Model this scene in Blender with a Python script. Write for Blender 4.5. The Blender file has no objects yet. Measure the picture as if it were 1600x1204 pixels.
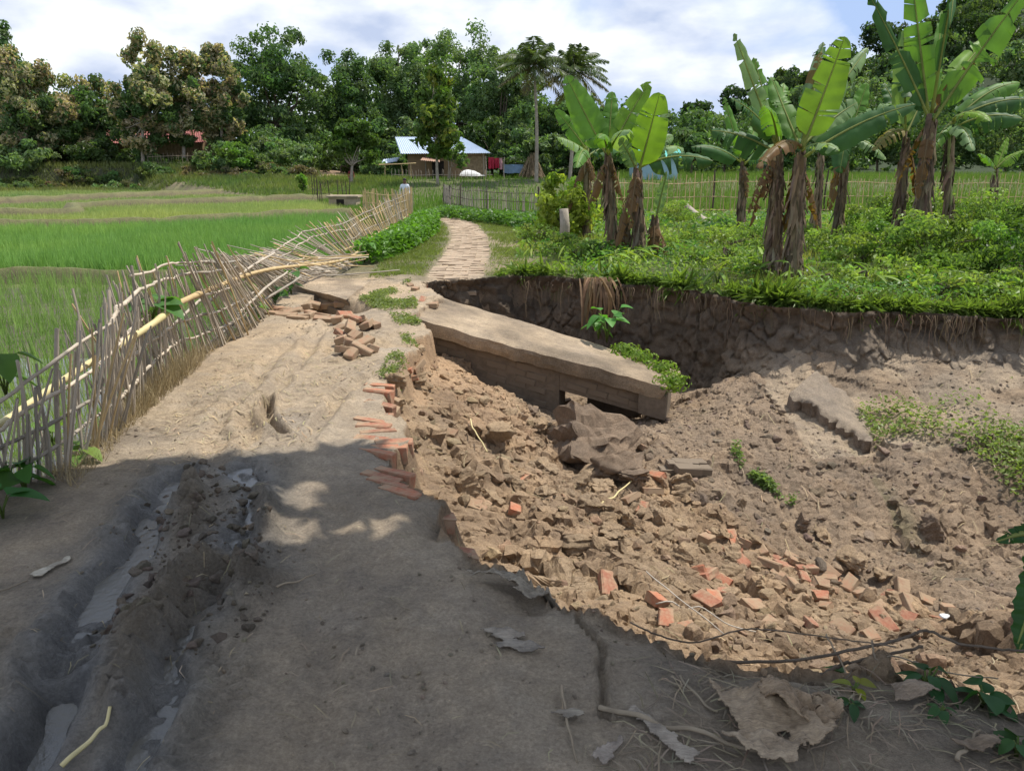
import bpy, bmesh, math, random
import numpy as np
from mathutils import Vector, Matrix, Quaternion
rng = np.random.default_rng(11); random.seed(11)
sc = bpy.context.scene
col = sc.collection
# ------------------------------------------------------------------ camera, sky, sun, exposure
PITCH = math.radians(16.0); FPX = 1200.0; CH = 1.6
cam_d = bpy.data.cameras.new('camera'); cam = bpy.data.objects.new('camera', cam_d); col.objects.link(cam)
cam.location = (0, 0, CH); cam.rotation_euler = (math.pi/2 - PITCH, 0, 0)
cam_d.sensor_fit = 'HORIZONTAL'; cam_d.sensor_width = 36; cam_d.lens = 36*FPX/1600
cam_d.clip_start = .05; cam_d.clip_end = 3000
sc.camera = cam
SUN_EL, SUN_AZ = math.radians(64), math.atan2(.90, .43)        # azimuth measured from +Y towards +X
SUN = np.array([math.sin(SUN_AZ)*math.cos(SUN_EL), math.cos(SUN_AZ)*math.cos(SUN_EL), math.sin(SUN_EL)])
w = bpy.data.worlds.new('World'); sc.world = w; w.use_nodes = True
nt = w.node_tree; nt.nodes.clear()
def wn(t, **k):
    n = nt.nodes.new(t)
    for a, b in k.items(): setattr(n, a, b)
    return n
sky = wn('ShaderNodeTexSky', sky_type='NISHITA', sun_disc=False, sun_elevation=SUN_EL, sun_rotation=SUN_AZ, air_density=1.0, dust_density=2.0)
tc = wn('ShaderNodeTexCoord'); mp = wn('ShaderNodeMapping'); mp.inputs['Scale'].default_value = (2.2, 2.2, 5.0); mp.inputs['Location'].default_value = (3.1, .4, .2)
n1 = wn('ShaderNodeTexNoise'); n1.inputs['Scale'].default_value = 1.5; n1.inputs['Detail'].default_value = 9; n1.inputs['Roughness'].default_value = .52; n1.inputs['Distortion'].default_value = .35
r1 = wn('ShaderNodeValToRGB'); r1.color_ramp.elements[0].position = .40; r1.color_ramp.elements[1].position = .56
n2 = wn('ShaderNodeTexNoise'); n2.inputs['Scale'].default_value = 3.2; n2.inputs['Detail'].default_value = 8
r2 = wn('ShaderNodeValToRGB'); r2.color_ramp.elements[0].position = .36; r2.color_ramp.elements[1].position = .62
r2.color_ramp.elements[0].color = (4.7, 5.5, 7.3, 1); r2.color_ramp.elements[1].color = (9.4, 9.7, 10.0, 1)
mxs = wn('ShaderNodeMixRGB'); mxs.inputs[0].default_value = .85; mxs.inputs[2].default_value = (4.0, 5.4, 8.4, 1)
mx = wn('ShaderNodeMixRGB'); bg = wn('ShaderNodeBackground'); bg.inputs[1].default_value = .1; wo = wn('ShaderNodeOutputWorld')
L = nt.links.new
L(tc.outputs['Generated'], mp.inputs[0]); L(mp.outputs[0], n1.inputs[0]); L(mp.outputs[0], n2.inputs[0])
L(n1.outputs[0], r1.inputs[0]); L(n2.outputs[0], r2.inputs[0]); L(sky.outputs[0], mxs.inputs[1]); L(mxs.outputs[0], mx.inputs[1]); L(r1.outputs[0], mx.inputs[0]); L(r2.outputs[0], mx.inputs[2])
L(mx.outputs[0], bg.inputs[0]); L(bg.outputs[0], wo.inputs[0])
sd = bpy.data.lights.new('sun', 'SUN'); sd.energy = 4.6; sd.angle = math.radians(.53); sd.color = (1, .955, .88)
so = bpy.data.objects.new('sun', sd); col.objects.link(so); so.location = (20, 12, 40)
so.rotation_euler = Vector(-SUN).to_track_quat('-Z', 'Y').to_euler()
vs = sc.view_settings; vs.view_transform = 'Standard'; vs.look = 'None'; vs.exposure = 0.28; vs.gamma = 1
try: vs.use_curve_mapping = False
except Exception: pass
# ------------------------------------------------------------------ helpers
SP, CP = math.sin(PITCH), math.cos(PITCH)
def ray(px, py):
    u = (px-800)/FPX; v = (602-py)/FPX
    return np.array([u, CP+v*SP, -SP+v*CP])
def G(px, py, z=0.0):
    d = ray(px, py); return np.array([0, 0, CH]) + d*((z-CH)/d[2])
def at(px, py, Y):
    d = ray(px, py); return np.array([0, 0, CH]) + d*(Y/d[1])
def _h(ix, iy, s):
    n = (ix.astype(np.int64)*374761393 + iy.astype(np.int64)*668265263 + s*1442695041) & 0xffffffff
    n = ((n ^ (n >> 13))*1274126177) & 0xffffffff
    return ((n ^ (n >> 16)) & 0xffff)/65535.0
def vnoise(x, y, s=0):
    ix = np.floor(x); iy = np.floor(y); fx = x-ix; fy = y-iy
    fx = fx*fx*(3-2*fx); fy = fy*fy*(3-2*fy)
    a = _h(ix, iy, s); b = _h(ix+1, iy, s); c = _h(ix, iy+1, s); d = _h(ix+1, iy+1, s)
    return (a*(1-fx)+b*fx)*(1-fy) + (c*(1-fx)+d*fx)*fy
def fbm(x, y, f=1.0, o=4, s=0):
    r = 0; a = .5; t = 0
    for i in range(o):
        r = r + a*vnoise(x*f+17.3*i, y*f-9.1*i, s+i); t += a; a *= .5; f *= 2.03
    return r/t - .5
def worley(x, y, f, s=0):
    x = x*f; y = y*f; ix = np.floor(x); iy = np.floor(y); best = np.full(x.shape, 9.0); idv = np.zeros(x.shape)
    for dx in (-1, 0, 1):
        for dy in (-1, 0, 1):
            cx = ix+dx; cy = iy+dy
            d = (cx+_h(cx, cy, s)-x)**2 + (cy+_h(cx, cy, s+7)-y)**2
            m = d < best; best = np.where(m, d, best); idv = np.where(m, _h(cx, cy, s+13), idv)
    return np.sqrt(best), idv
def cells(x, y, f, s=0):
    x = x*f; y = y*f; ix = np.floor(x); iy = np.floor(y); b1 = np.full(x.shape, 9.0); b2 = b1.copy(); dx1 = np.zeros(x.shape); dy1 = dx1.copy(); i1 = dx1.copy(); i2 = dx1.copy(); i3 = dx1.copy()
    for dx in (-1, 0, 1):
        for dy in (-1, 0, 1):
            cx = ix+dx; cy = iy+dy; ex = x-cx-_h(cx, cy, s); ey = y-cy-_h(cx, cy, s+7); d = ex*ex+ey*ey; m = d < b1
            b2 = np.where(m, b1, np.minimum(b2, d)); b1 = np.where(m, d, b1); dx1 = np.where(m, ex, dx1); dy1 = np.where(m, ey, dy1)
            i1 = np.where(m, _h(cx, cy, s+13), i1); i2 = np.where(m, _h(cx, cy, s+19), i2); i3 = np.where(m, _h(cx, cy, s+29), i3)
    k = sstep(0, .16, np.sqrt(b2)-np.sqrt(b1))
    return (i1+((i2-.5)*dx1+(i3-.5)*dy1)*1.8)*k, i1, k
def sstep(a, b, x):
    t = np.clip((x-a)/(b-a), 0, 1); return t*t*(3-2*t)
def inpoly(x, y, poly):
    r = np.zeros(x.shape, bool); n = len(poly)
    for i in range(n):
        x0, y0 = poly[i]; x1, y1 = poly[(i+1) % n]
        if y0 == y1: continue
        c = ((y0 > y) != (y1 > y)) & (x < (x1-x0)*(y-y0)/(y1-y0)+x0)
        r ^= c
    return r
def pldist(x, y, pts, closed=False):
    best = np.full(x.shape, 1e9); n = len(pts)
    for i in range(n if closed else n-1):
        ax, ay = pts[i]; bx, by = pts[(i+1) % n]; dx, dy = bx-ax, by-ay
        t = np.clip(((x-ax)*dx+(y-ay)*dy)/(dx*dx+dy*dy+1e-12), 0, 1)
        best = np.minimum(best, (x-ax-t*dx)**2+(y-ay-t*dy)**2)
    return np.sqrt(best)
def nrm(v): return v/np.maximum(np.linalg.norm(v, axis=-1, keepdims=True), 1e-9)

class MB:                                      # collects geometry for ONE mesh object
    def __init__(s): s.v = []; s.f = []; s.c = []; s.m = []; s.n = 0
    def add(s, V, F, c=(1, 1, 1), mi=0):
        V = np.asarray(V, float).reshape(-1, 3); F = np.asarray(F, int)
        s.v.append(V); s.f.append(F+s.n); s.n += len(V)
        c = np.asarray(c, float)
        s.c.append(np.broadcast_to(c, (len(V), 3)) if c.ndim == 1 else c)
        s.m.append(np.full(len(F), mi))
    def build(s, name, mats, parent=None, smooth=True, loc=None, wet=None):
        me = mesh_np(name, np.concatenate(s.v), s.f, np.concatenate(s.c), np.concatenate(s.m), smooth, loc, wet)
        return obj(name, me, mats, parent, loc)
def mesh_np(name, V, Fs, C=None, MI=None, smooth=True, loc=None, wet=None):
    if loc is not None: V = V - np.asarray(loc)
    me = bpy.data.meshes.new(name)
    lp = np.concatenate([f.ravel() for f in Fs]); ks = np.concatenate([np.full(len(f), f.shape[1]) for f in Fs])
    st = np.concatenate([[0], np.cumsum(ks)[:-1]])
    me.vertices.add(len(V)); me.vertices.foreach_set('co', V.astype(np.float32).ravel())
    me.loops.add(len(lp)); me.loops.foreach_set('vertex_index', lp.astype(np.int32))
    me.polygons.add(len(ks)); me.polygons.foreach_set('loop_start', st.astype(np.int32))
    if MI is not None: me.polygons.foreach_set('material_index', MI.astype(np.int32))
    me.polygons.foreach_set('use_smooth', np.full(len(ks), smooth))
    if C is not None:
        a = me.color_attributes.new('Col', 'FLOAT_COLOR', 'POINT')
        a.data.foreach_set('color', np.concatenate([C, np.ones((len(C), 1))], 1).astype(np.float32).ravel())
    if wet is not None:
        a = me.attributes.new('Wet', 'FLOAT', 'POINT'); a.data.foreach_set('value', wet.astype(np.float32))
    me.update(calc_edges=True); me.validate()
    return me
def obj(name, me, mats, parent=None, loc=None):
    o = bpy.data.objects.new(name, me); col.objects.link(o)
    if mats is not None and me is not None and not len(me.materials):
        for m in (mats if isinstance(mats, (list, tuple)) else [mats]): me.materials.append(m)
    if loc is not None: o.location = Vector(loc)
    if parent is not None:
        o.parent = parent
        if loc is not None: o.location = Vector(loc) - parent.location
        else: o.location = -parent.location
    return o
def tag(o, label, cat, group=None):
    o['label'] = label; o['category'] = cat
    if group: o['group'] = group
    return o
def kind(o, k, label=None):
    o['kind'] = k
    if label: o['label'] = label
    return o
def empty(name, loc, label, cat, group=None):
    o = bpy.data.objects.new(name, None); col.objects.link(o); o.location = Vector(loc); o.empty_display_size = .1
    return tag(o, label, cat, group)

# ---- primitive geometry (numpy)
def tube(P, R, k=6, cap=True):
    P = np.asarray(P, float); n = len(P); R = np.broadcast_to(np.asarray(R, float), (n,))
    T = nrm(np.gradient(P, axis=0)); ref = np.array([0, 0, 1.0]) if abs(T[:, 2]).mean() < .8 else np.array([1.0, 0, 0])
    A = nrm(np.cross(T, ref)); B = np.cross(T, A); a = np.arange(k)*2*math.pi/k
    V = P[:, None] + R[:, None, None]*(np.cos(a)[None, :, None]*A[:, None]+np.sin(a)[None, :, None]*B[:, None])
    i, j = np.meshgrid(np.arange(n-1), np.arange(k), indexing='ij')
    F = np.stack([i*k+j, i*k+(j+1) % k, (i+1)*k+(j+1) % k, (i+1)*k+j], -1).reshape(-1, 4)
    V = V.reshape(-1, 3)
    if cap:
        V = np.concatenate([V, P[:1], P[-1:]]); b = n*k; j = np.arange(k); j2 = (j+1) % k
        F3 = np.concatenate([np.stack([np.full(k, b), j2, j], -1), np.stack([np.full(k, b+1), (n-1)*k+j, (n-1)*k+j2], -1)])
        return V, F, F3
    return V, F, None
def add_tube(mb, P, R, k=6, c=(1, 1, 1), mi=0, cap=True):
    V, F, F3 = tube(P, R, k, cap); n0 = mb.n
    mb.add(V, F, c, mi)
    if F3 is not None: mb.f.append(F3+n0); mb.m.append(np.full(len(F3), mi))
def spline(P, n):
    P = np.asarray(P, float); m = len(P); t = np.linspace(0, m-1, n); i = np.clip(t.astype(int), 0, m-2); f = (t-i)[:, None]
    p0 = P[np.maximum(i-1, 0)]; p1 = P[i]; p2 = P[i+1]; p3 = P[np.minimum(i+2, m-1)]
    return .5*((2*p1)+(p2-p0)*f+(2*p0-5*p1+4*p2-p3)*f*f+(3*p1-p0-3*p2+p3)*f**3)
BOXF = np.array([[0, 3, 2, 1], [4, 5, 6, 7], [0, 1, 5, 4], [1, 2, 6, 5], [2, 3, 7, 6], [3, 0, 4, 7]])
def box_v(x0, x1, y0, y1, z0, z1):
    return np.array([[x0, y0, z0], [x1, y0, z0], [x1, y1, z0], [x0, y1, z0], [x0, y0, z1], [x1, y0, z1], [x1, y1, z1], [x0, y1, z1]], float)
def add_box(mb, *a, c=(1, 1, 1), mi=0): mb.add(box_v(*a), BOXF, c, mi)
def leaf_cards(mb, P, D, N, Ln, Wd, C, fold=.25, mi=0, shape=.45):
    """P bases, D directions, N normals; each leaf a folded 4-vertex blade"""
    D = nrm(D); S = nrm(np.cross(D, N)); N = np.cross(S, D); n = len(P)
    Ln = np.broadcast_to(Ln, (n,))[:, None]; Wd = np.broadcast_to(Wd, (n,))[:, None]
    mid = P + D*Ln*shape
    V = np.stack([P, mid+S*Wd*.5+N*Wd*fold, P+D*Ln-N*Ln*.12, mid-S*Wd*.5+N*Wd*fold], 1).reshape(-1, 3)
    F = np.arange(n*4).reshape(n, 4)
    C = np.broadcast_to(np.asarray(C, float), (n, 3)); mb.add(V, F, np.repeat(C, 4, 0), mi)
def blades(mb, P, H, Wd, C, lean=.35, r=rng, mi=0):
    n = len(P); a = r.uniform(0, 2*math.pi, n); d = np.stack([np.cos(a), np.sin(a), np.zeros(n)], 1)
    b = r.uniform(0, 2*math.pi, n); s = np.stack([np.cos(b), np.sin(b), np.zeros(n)], 1)
    H = np.broadcast_to(H, (n,))*r.uniform(.7, 1.15, n); ln = (r.uniform(.1, 1, n)*lean*H)[:, None]
    Wd = np.broadcast_to(Wd, (n,))[:, None]; tip = P + d*ln + np.stack([np.zeros(n), np.zeros(n), H], 1)
    V = np.stack([P-s*Wd*.5, P+s*Wd*.5, tip], 1).reshape(-1, 3)
    C = np.broadcast_to(np.asarray(C, float), (n, 3))*r.uniform(.75, 1.25, (n, 1))
    mb.add(V, np.arange(n*3).reshape(n, 3), np.repeat(C, 3, 0), mi)
def runit(n, r=rng): return nrm(r.normal(size=(n, 3)))
def jit(c, n, a=.2, r=rng, hue=.08):
    c = np.asarray(c, float); return np.clip(c*r.uniform(1-a, 1+a, (n, 1))*r.uniform(1-hue, 1+hue, (n, 3)), 0, 1)

# ------------------------------------------------------------------ materials
def mat(name):
    m = bpy.data.materials.new(name); m.use_nodes = True; t = m.node_tree
    return m, t, t.nodes['Principled BSDF'], t.nodes['Material Output']
def N(t, ty, **k):
    n = t.nodes.new(ty)
    for a, b in k.items():
        if a in n.inputs.keys(): n.inputs[a].default_value = b
        else: setattr(n, a, b)
    return n
def noise(t, scale, detail=5, rough=.6, coord='Object'):
    tc = N(t, 'ShaderNodeTexCoord'); n = N(t, 'ShaderNodeTexNoise', Scale=scale, Detail=detail, Roughness=rough)
    t.links.new(tc.outputs[coord], n.inputs[0]); return n
def ramp(t, src, *stops):
    r = N(t, 'ShaderNodeValToRGB'); e = r.color_ramp.elements
    while len(e) < len(stops): e.new(.5)
    for x, (p, c) in zip(e, stops): x.position = p; x.color = (*c, 1) if len(c) == 3 else c
    t.links.new(src, r.inputs[0]); return r.outputs[0]
def mixc(t, a, b, f, blend='MIX'):
    m = N(t, 'ShaderNodeMixRGB', blend_type=blend)
    for i, x in ((0, f), (1, a), (2, b)):
        if hasattr(x, 'links'): t.links.new(x, m.inputs[i])
        else: m.inputs[i].default_value = x if i == 0 else (*x, 1)
    return m.outputs[0]
def bump(t, b, h, strength=.4, dist=.02, prev=None):
    n = N(t, 'ShaderNodeBump', Strength=strength, Distance=dist); t.links.new(h, n.inputs['Height'])
    if prev is not None: t.links.new(prev, n.inputs['Normal'])
    t.links.new(n.outputs[0], b.inputs['Normal']); return n.outputs[0]
def simple(name, c, c2=None, scale=8, rough=.85, bs=.3, bd=.01, spec=.25, metal=0, rnd=0):
    m, t, b, o = mat(name); n = noise(t, scale); c2 = c2 or tuple(x*.7 for x in c)
    out = ramp(t, n.outputs[0], (.3, c2), (.7, c))
    if rnd:
        oi = N(t, 'ShaderNodeObjectInfo'); rr = ramp(t, oi.outputs['Random'], (0, (1-rnd,)*3), (1, (1+rnd, 1+rnd*.8, 1+rnd*.6)))
        out = mixc(t, out, rr, 1.0, 'MULTIPLY')
    t.links.new(out, b.inputs['Base Color']); b.inputs['Roughness'].default_value = rough
    b.inputs['Specular IOR Level'].default_value = spec; b.inputs['Metallic'].default_value = metal
    n3 = noise(t, scale*4, 6, .7); bump(t, b, n3.outputs[0], bs, bd)
    return m
def leafmat(name, trans=.4, rough=.45, gloss=.06, tint=(1.15, 1.25, .5), veins=0):
    m, t, b, o = mat(name); a = N(t, 'ShaderNodeAttribute', attribute_name='Col'); nn = noise(t, 6 if not veins else 3, 4)
    c = mixc(t, a.outputs['Color'], ramp(t, nn.outputs[0], (.3, (.78, .8, .75)), (.7, (1.2, 1.15, 1.1))), 1.0, 'MULTIPLY')
    t.links.new(c, b.inputs['Base Color']); b.inputs['Roughness'].default_value = rough; b.inputs['Specular IOR Level'].default_value = gloss*5
    tr = N(t, 'ShaderNodeBsdfTranslucent'); t.links.new(mixc(t, c, tint, 1.0, 'MULTIPLY'), tr.inputs[0])
    mxx = N(t, 'ShaderNodeMixShader'); mxx.inputs[0].default_value = trans
    t.links.new(b.outputs[0], mxx.inputs[1]); t.links.new(tr.outputs[0], mxx.inputs[2]); t.links.new(mxx.outputs[0], o.inputs[0])
    return m
def soilmat():
    m, t, b, o = mat('soil'); a = N(t, 'ShaderNodeAttribute', attribute_name='Col'); wt = N(t, 'ShaderNodeAttribute', attribute_name='Wet')
    g = N(t, 'ShaderNodeNewGeometry')
    def nz(s, d, r=.6):
        n = N(t, 'ShaderNodeTexNoise', Scale=s, Detail=d, Roughness=r); t.links.new(g.outputs['Position'], n.inputs[0]); return n
    na, nb, nc = nz(1.7, 6), nz(11, 9, .75), nz(70, 8, .8)
    c = mixc(t, a.outputs['Color'], ramp(t, na.outputs[0], (.3, (.76, .77, .80)), (.7, (1.2, 1.17, 1.12))), 1.0, 'MULTIPLY')
    c = mixc(t, c, ramp(t, nb.outputs[0], (.3, (.72, .72, .72)), (.72, (1.22, 1.2, 1.16))), 1.0, 'MULTIPLY')
    c = mixc(t, c, ramp(t, nc.outputs[0], (.34, (.62, .6, .58)), (.68, (1.3, 1.3, 1.3))), .9, 'MULTIPLY')
    vo = N(t, 'ShaderNodeTexVoronoi', Scale=38.0); t.links.new(g.outputs['Position'], vo.inputs['Vector'])
    st = ramp(t, vo.outputs['Distance'], (.10, (1.35, 1.3, 1.2)), (.16, (1, 1, 1)))
    c = mixc(t, c, st, .5, 'MULTIPLY')
    t.links.new(c, b.inputs['Base Color'])
    mr = N(t, 'ShaderNodeMapRange'); mr.inputs[3].default_value = .92; mr.inputs[4].default_value = .14
    t.links.new(wt.outputs['Fac'], mr.inputs[0]); t.links.new(mr.outputs[0], b.inputs['Roughness'])
    b.inputs['Specular IOR Level'].default_value = .35
    p = bump(t, b, nb.outputs[0], .75, .05); bump(t, b, nc.outputs[0], .8, .02, p)
    return m
M_soil = soilmat()
M_leaf = leafmat('leaf', .46); M_rice = leafmat('rice', .35, .5, .04, (1.1, 1.15, .6)); M_ban = leafmat('banana_leaf', .42, .5, .05, (1.15, 1.25, .4), 1)
M_dry = leafmat('dry_leaf', .15, .8, .02, (1, .9, .7))
M_bamboo = simple('bamboo', (.48, .425, .345), (.31, .275, .22), 14, .7, .3, .004, .2, rnd=.35)
M_bamboo_tan = simple('tan_bamboo', (.58, .44, .23), (.42, .31, .16), 14, .65, .3, .004, .25, rnd=.25)
M_pole = simple('bamboo_pole', (.66, .55, .28), (.50, .42, .2), 5, .5, .2, .004, .35)
M_darkstick = simple('dark_stick', (.10, .08, .06), (.05, .04, .03), 14, .8, .3, .004, .2, rnd=.3)
def brickmat(name, c1, c2, dust, amt):
    m, t, b, o = mat(name); n = noise(t, 9, 6, .65); n2 = noise(t, 40, 5); oi = N(t, 'ShaderNodeObjectInfo')
    c = mixc(t, ramp(t, n2.outputs[0], (.3, c2), (.7, c1)), ramp(t, oi.outputs['Random'], (0, (.7, .72, .75)), (.5, (1, 1, 1)), (1, (1.25, 1.12, 1.0))), 1.0, 'MULTIPLY')
    c = mixc(t, c, dust, ramp(t, n.outputs[0], (.62-amt, (0, 0, 0)), (.85-amt, (1, 1, 1))))
    t.links.new(c, b.inputs['Base Color']); b.inputs['Roughness'].default_value = .92; b.inputs['Specular IOR Level'].default_value = .15
    bump(t, b, n2.outputs[0], .5, .006); return m
M_brick = brickmat('red_brick', (.40, .165, .10), (.27, .11, .07), (.34, .235, .15), .24)
M_brickdust = brickmat('dusty_brick', (.37, .17, .10), (.25, .12, .08), (.31, .22, .14), .36)
M_brickold = brickmat('old_brick', (.20, .145, .10), (.15, .11, .08), (.185, .145, .105), .45)
M_pathbrick = brickmat('path_brick', (.34, .225, .15), (.27, .18, .12), (.37, .285, .20), .36)
M_mortar = simple('mortar', (.185, .145, .105), None, 20)
def drymat():
    m, t, b, o = mat('dry_sheath'); a = N(t, 'ShaderNodeAttribute', attribute_name='Col'); tc = N(t, 'ShaderNodeTexCoord'); mp_ = N(t, 'ShaderNodeMapping'); mp_.inputs['Scale'].default_value = (30, 220, 60); mp_.inputs['Rotation'].default_value = (0, 0, .5)
    n = N(t, 'ShaderNodeTexNoise', Scale=1.0, Detail=6.0, Roughness=.7); t.links.new(tc.outputs['Object'], mp_.inputs[0]); t.links.new(mp_.outputs[0], n.inputs[0]); n2 = noise(t, 18, 6, .7)
    c = mixc(t, a.outputs['Color'], ramp(t, n.outputs[0], (.3, (.6, .58, .55)), (.7, (1.25, 1.22, 1.18))), 1.0, 'MULTIPLY'); c = mixc(t, c, ramp(t, n2.outputs[0], (.35, (.45, .42, .4)), (.6, (1.1, 1.1, 1.1))), .8, 'MULTIPLY')
    t.links.new(c, b.inputs['Base Color']); b.inputs['Roughness'].default_value = .8; p = bump(t, b, n.outputs[0], .5, .004); bump(t, b, n2.outputs[0], .6, .02, p); return m
M_sheath = drymat()
M_conc = simple('mud_concrete', (.46, .37, .26), (.27, .215, .15), 2.6, .92, .6, .02, .15)
M_bark = simple('bark', (.20, .155, .115), (.09, .07, .05), 6, .9, .7, .03, .1)
M_pale = simple('pale_bark', (.42, .36, .29), (.26, .22, .17), 5, .9, .5, .02, .1)
M_stem = simple('banana_stem', (.17, .115, .075), (.055, .04, .03), 7, .8, .8, .03, .2)
M_twig = simple('dry_twig', (.30, .25, .18), (.17, .14, .10), 9, .85, .4, .006, .15, rnd=.3)
# ------------------------------------------------------------------ terrain: one height field, split by what it is
def P2(px, py, z=0.0): return tuple(G(px, py, z)[:2])
PIT = [P2(*p) for p in [(1600, 1075), (1300, 1038), (1130, 1022), (1060, 1008), (960, 980), (880, 950), (850, 925), (770, 895), (735, 880), (722, 830), (700, 795), (640, 768), (618, 745), (622, 690), (598, 640), (610, 590), (628, 550), (662, 515), (640, 492), (690, 463), (655, 441), (700, 436), (840, 431), (930, 440), (1000, 445), (1100, 455), (1180, 470), (1300, 482), (1400, 484), (1500, 490), (1600, 494)]]
PIT = PIT + [(8.5, 8.0), (11, 7.5), (11, 1.0), (3.2, 1.75)]
FENCE_B = [(-60, 812), (0, 770), (100, 738), (190, 662), (240, 608), (290, 562), (340, 542), (375, 525), (415, 495), (445, 466), (490, 445), (530, 430), (545, 425), (550, 420), (560, 415), (575, 405), (600, 390), (625, 375), (640, 357), (643, 346)]
FL = [P2(*p) for p in FENCE_B]
PADR = [(-3.4, -4), (-2.95, 1.5)] + FL[1:9] + [P2(430, 478), P2(440, 440), P2(470, 425), P2(520, 415)] + FL[15:18] + [P2(570, 345), P2(560, 330), P2(545, 318), P2(480, 303), (-30, 64)]
PAD = PADR + [(-300, 64), (-300, -4)]
def base_h(x, y):
    z = fbm(x, y, .35, 4, 3)*.10 + fbm(x, y, 2.2, 4, 5)*.045
    z = z*(1-.6*sstep(30, 80, y))
    z = z - .35*sstep(16, 36, y)*(1-sstep(44, 60, y)) + .55*sstep(50, 62, y)
    inp = inpoly(x, y, PAD); d = pldist(x, y, PADR)
    z = z - inp*(.5+z*.85)*sstep(.0, .55, d)
    # raised tree bank behind the paddies
    z = z + 1.0*sstep(62, 66, y)*(1-sstep(-24, -8, x))
    # hill on the right, far
    z = z + np.interp(x, [22, 35, 58, 90, 150, 400], [0, 4, 12, 26, 50, 90])*sstep(84, 150, y)*(1-sstep(165, 230, y)) + 3*sstep(90, 260, y)
    return z
def step_axis(segs):
    out = [segs[0][0]]
    for a, b, s0, s1 in segs:
        p = a
        while p < b-1e-6:
            f = (p-a)/(b-a); p += s0*(s1/s0)**f
            out.append(min(p, b))
    return np.unique(np.round(np.array(out), 5))
xr = step_axis([(0, 3.2, .015, .022), (3.2, 8, .022, .06), (8, 30, .08, 1.2), (30, 500, 1.5, 40)])
xl = step_axis([(0, 3.4, .018, .022), (3.4, 8, .03, .25), (8, 30, .25, 1.2), (30, 500, 1.5, 40)])
GX = np.concatenate([-xl[::-1][:-1], xr])
GY = np.concatenate([[-60, -20, -8, -4, -2, -.5, .4], step_axis([(1.0, 4.0, .014, .018), (4, 13.5, .018, .04), (13.5, 70, .06, 1.2), (70, 900, 2, 60)])])
X, Y = np.meshgrid(GX, GY)
Zb = base_h(X, Y)
edge = pldist(X+fbm(X, Y, 2.5, 4, 21)*.34, Y+fbm(X, Y, 2.5, 4, 31)*.34, PIT, True)
pit_in = inpoly(X+fbm(X, Y, 2.5, 4, 21)*.34, Y+fbm(X, Y, 2.5, 4, 31)*.34, PIT)
# --- pit floor from control points (picture position, distance)
CPX = [(700, 560, 9.0), (640, 600, 6.9), (660, 560, 8.0), (640, 660, 5.6), (640, 720, 4.75), (780, 602, 8.8), (860, 650, 8.6), (700, 640, 7.1), (740, 700, 6.1), (700, 760, 4.75), (760, 850, 4.0), (800, 740, 5.7), (800, 850, 4.3),
       (900, 800, 5.35), (900, 930, 3.6), (1000, 900, 4.3), (1060, 985, 3.35), (1100, 960, 3.9), (1200, 980, 4.0), (1400, 1000, 3.9), (1560, 1000, 3.8), (1000, 740, 6.8), (930, 740, 7.0), (1100, 800, 6.0), (1200, 850, 5.6), (1300, 900, 5.3), (1450, 960, 4.8),
       (1400, 850, 5.9), (1250, 800, 6.3), (1100, 720, 7.3), (1010, 680, 7.9), (1060, 625, 9.5), (1130, 620, 9.0), (1190, 600, 9.2), (1240, 600, 9.0), (1240, 660, 8.1), (1360, 700, 7.6), (1300, 600, 8.9), (1280, 540, 9.35), (1400, 560, 9.1), (1400, 620, 8.5), (1500, 640, 8.0),
       (1500, 560, 8.9), (1590, 600, 8.3), (1500, 760, 6.5), (1590, 760, 6.4), (1590, 860, 5.6), (1250, 512, 9.72), (1330, 512, 9.55), (1400, 518, 9.42), (1470, 520, 9.3), (1590, 535, 9.05), (1290, 570, 9.1), (1220, 540, 9.7)]
def DS(Y_): return Y_*float(np.interp(Y_, [5.5, 7.5], [1, .92]))
cp = np.array([at(p[0], p[1], DS(p[2])) for p in CPX])
cp = np.concatenate([cp, [at(1100, 603, 9.6), at(1040, 600, 9.85), at(1165, 585, 9.35), at(960, 565, 10.2), at(880, 530, 10.7)], [[-.6, 8.9, -.8], [0, 10.9, -.95], [-.9, 10.6, -.5], [1, 10.5, -1.1], [8, 6.5, -1.0], [8, 3.5, -1.2], [10, 5, -1.1], [3.5, 2.6, -.8], [.4, 9.0, -1.25], [1.3, 8.7, -1.35], [-.3, 8.2, -.85], [5, 2.6, -1.0]]])
def phi(r): return r
Kc = np.linalg.norm(cp[:, None, :2]-cp[None, :, :2], axis=-1)
A = np.zeros((len(cp)+3, len(cp)+3)); A[:len(cp), :len(cp)] = phi(Kc); A[:len(cp), len(cp):] = np.c_[cp[:, :2], np.ones(len(cp))]; A[len(cp):, :len(cp)] = A[:len(cp), len(cp):].T
wts = np.linalg.solve(A, np.r_[cp[:, 2], 0, 0, 0])
iy = np.where((GY > .5) & (GY < 14))[0]; ix = np.where((GX > -2.5) & (GX < 11.5))[0]
sub = np.ix_(iy, ix); xs, ys = X[sub], Y[sub]
zp = wts[-3]*xs + wts[-2]*ys + wts[-1]
for k in range(len(cp)): zp += wts[k]*phi(np.hypot(xs-cp[k, 0], ys-cp[k, 1]))
zp = np.clip(zp, -2.2, -.03)
ed = edge[sub]; pin = pit_in[sub]
tan = inpoly(xs+fbm(xs, ys, 1.2, 3, 77)*.5, ys, [P2(600, 560, -.5), P2(760, 560, -.8), (-.1, 8.0), (.6, 7.3), (.75, 6.5), tuple(at(1000, 770, 6.4)[:2]), tuple(at(1200, 850, 5.55)[:2]), tuple(at(1300, 895, 5.3)[:2]), tuple(at(1460, 955, 4.8)[:2]), tuple(at(1600, 1000, 4.2)[:2]), (5, 1.0), (-1.5, 1), (-1.5, 7)])
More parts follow.
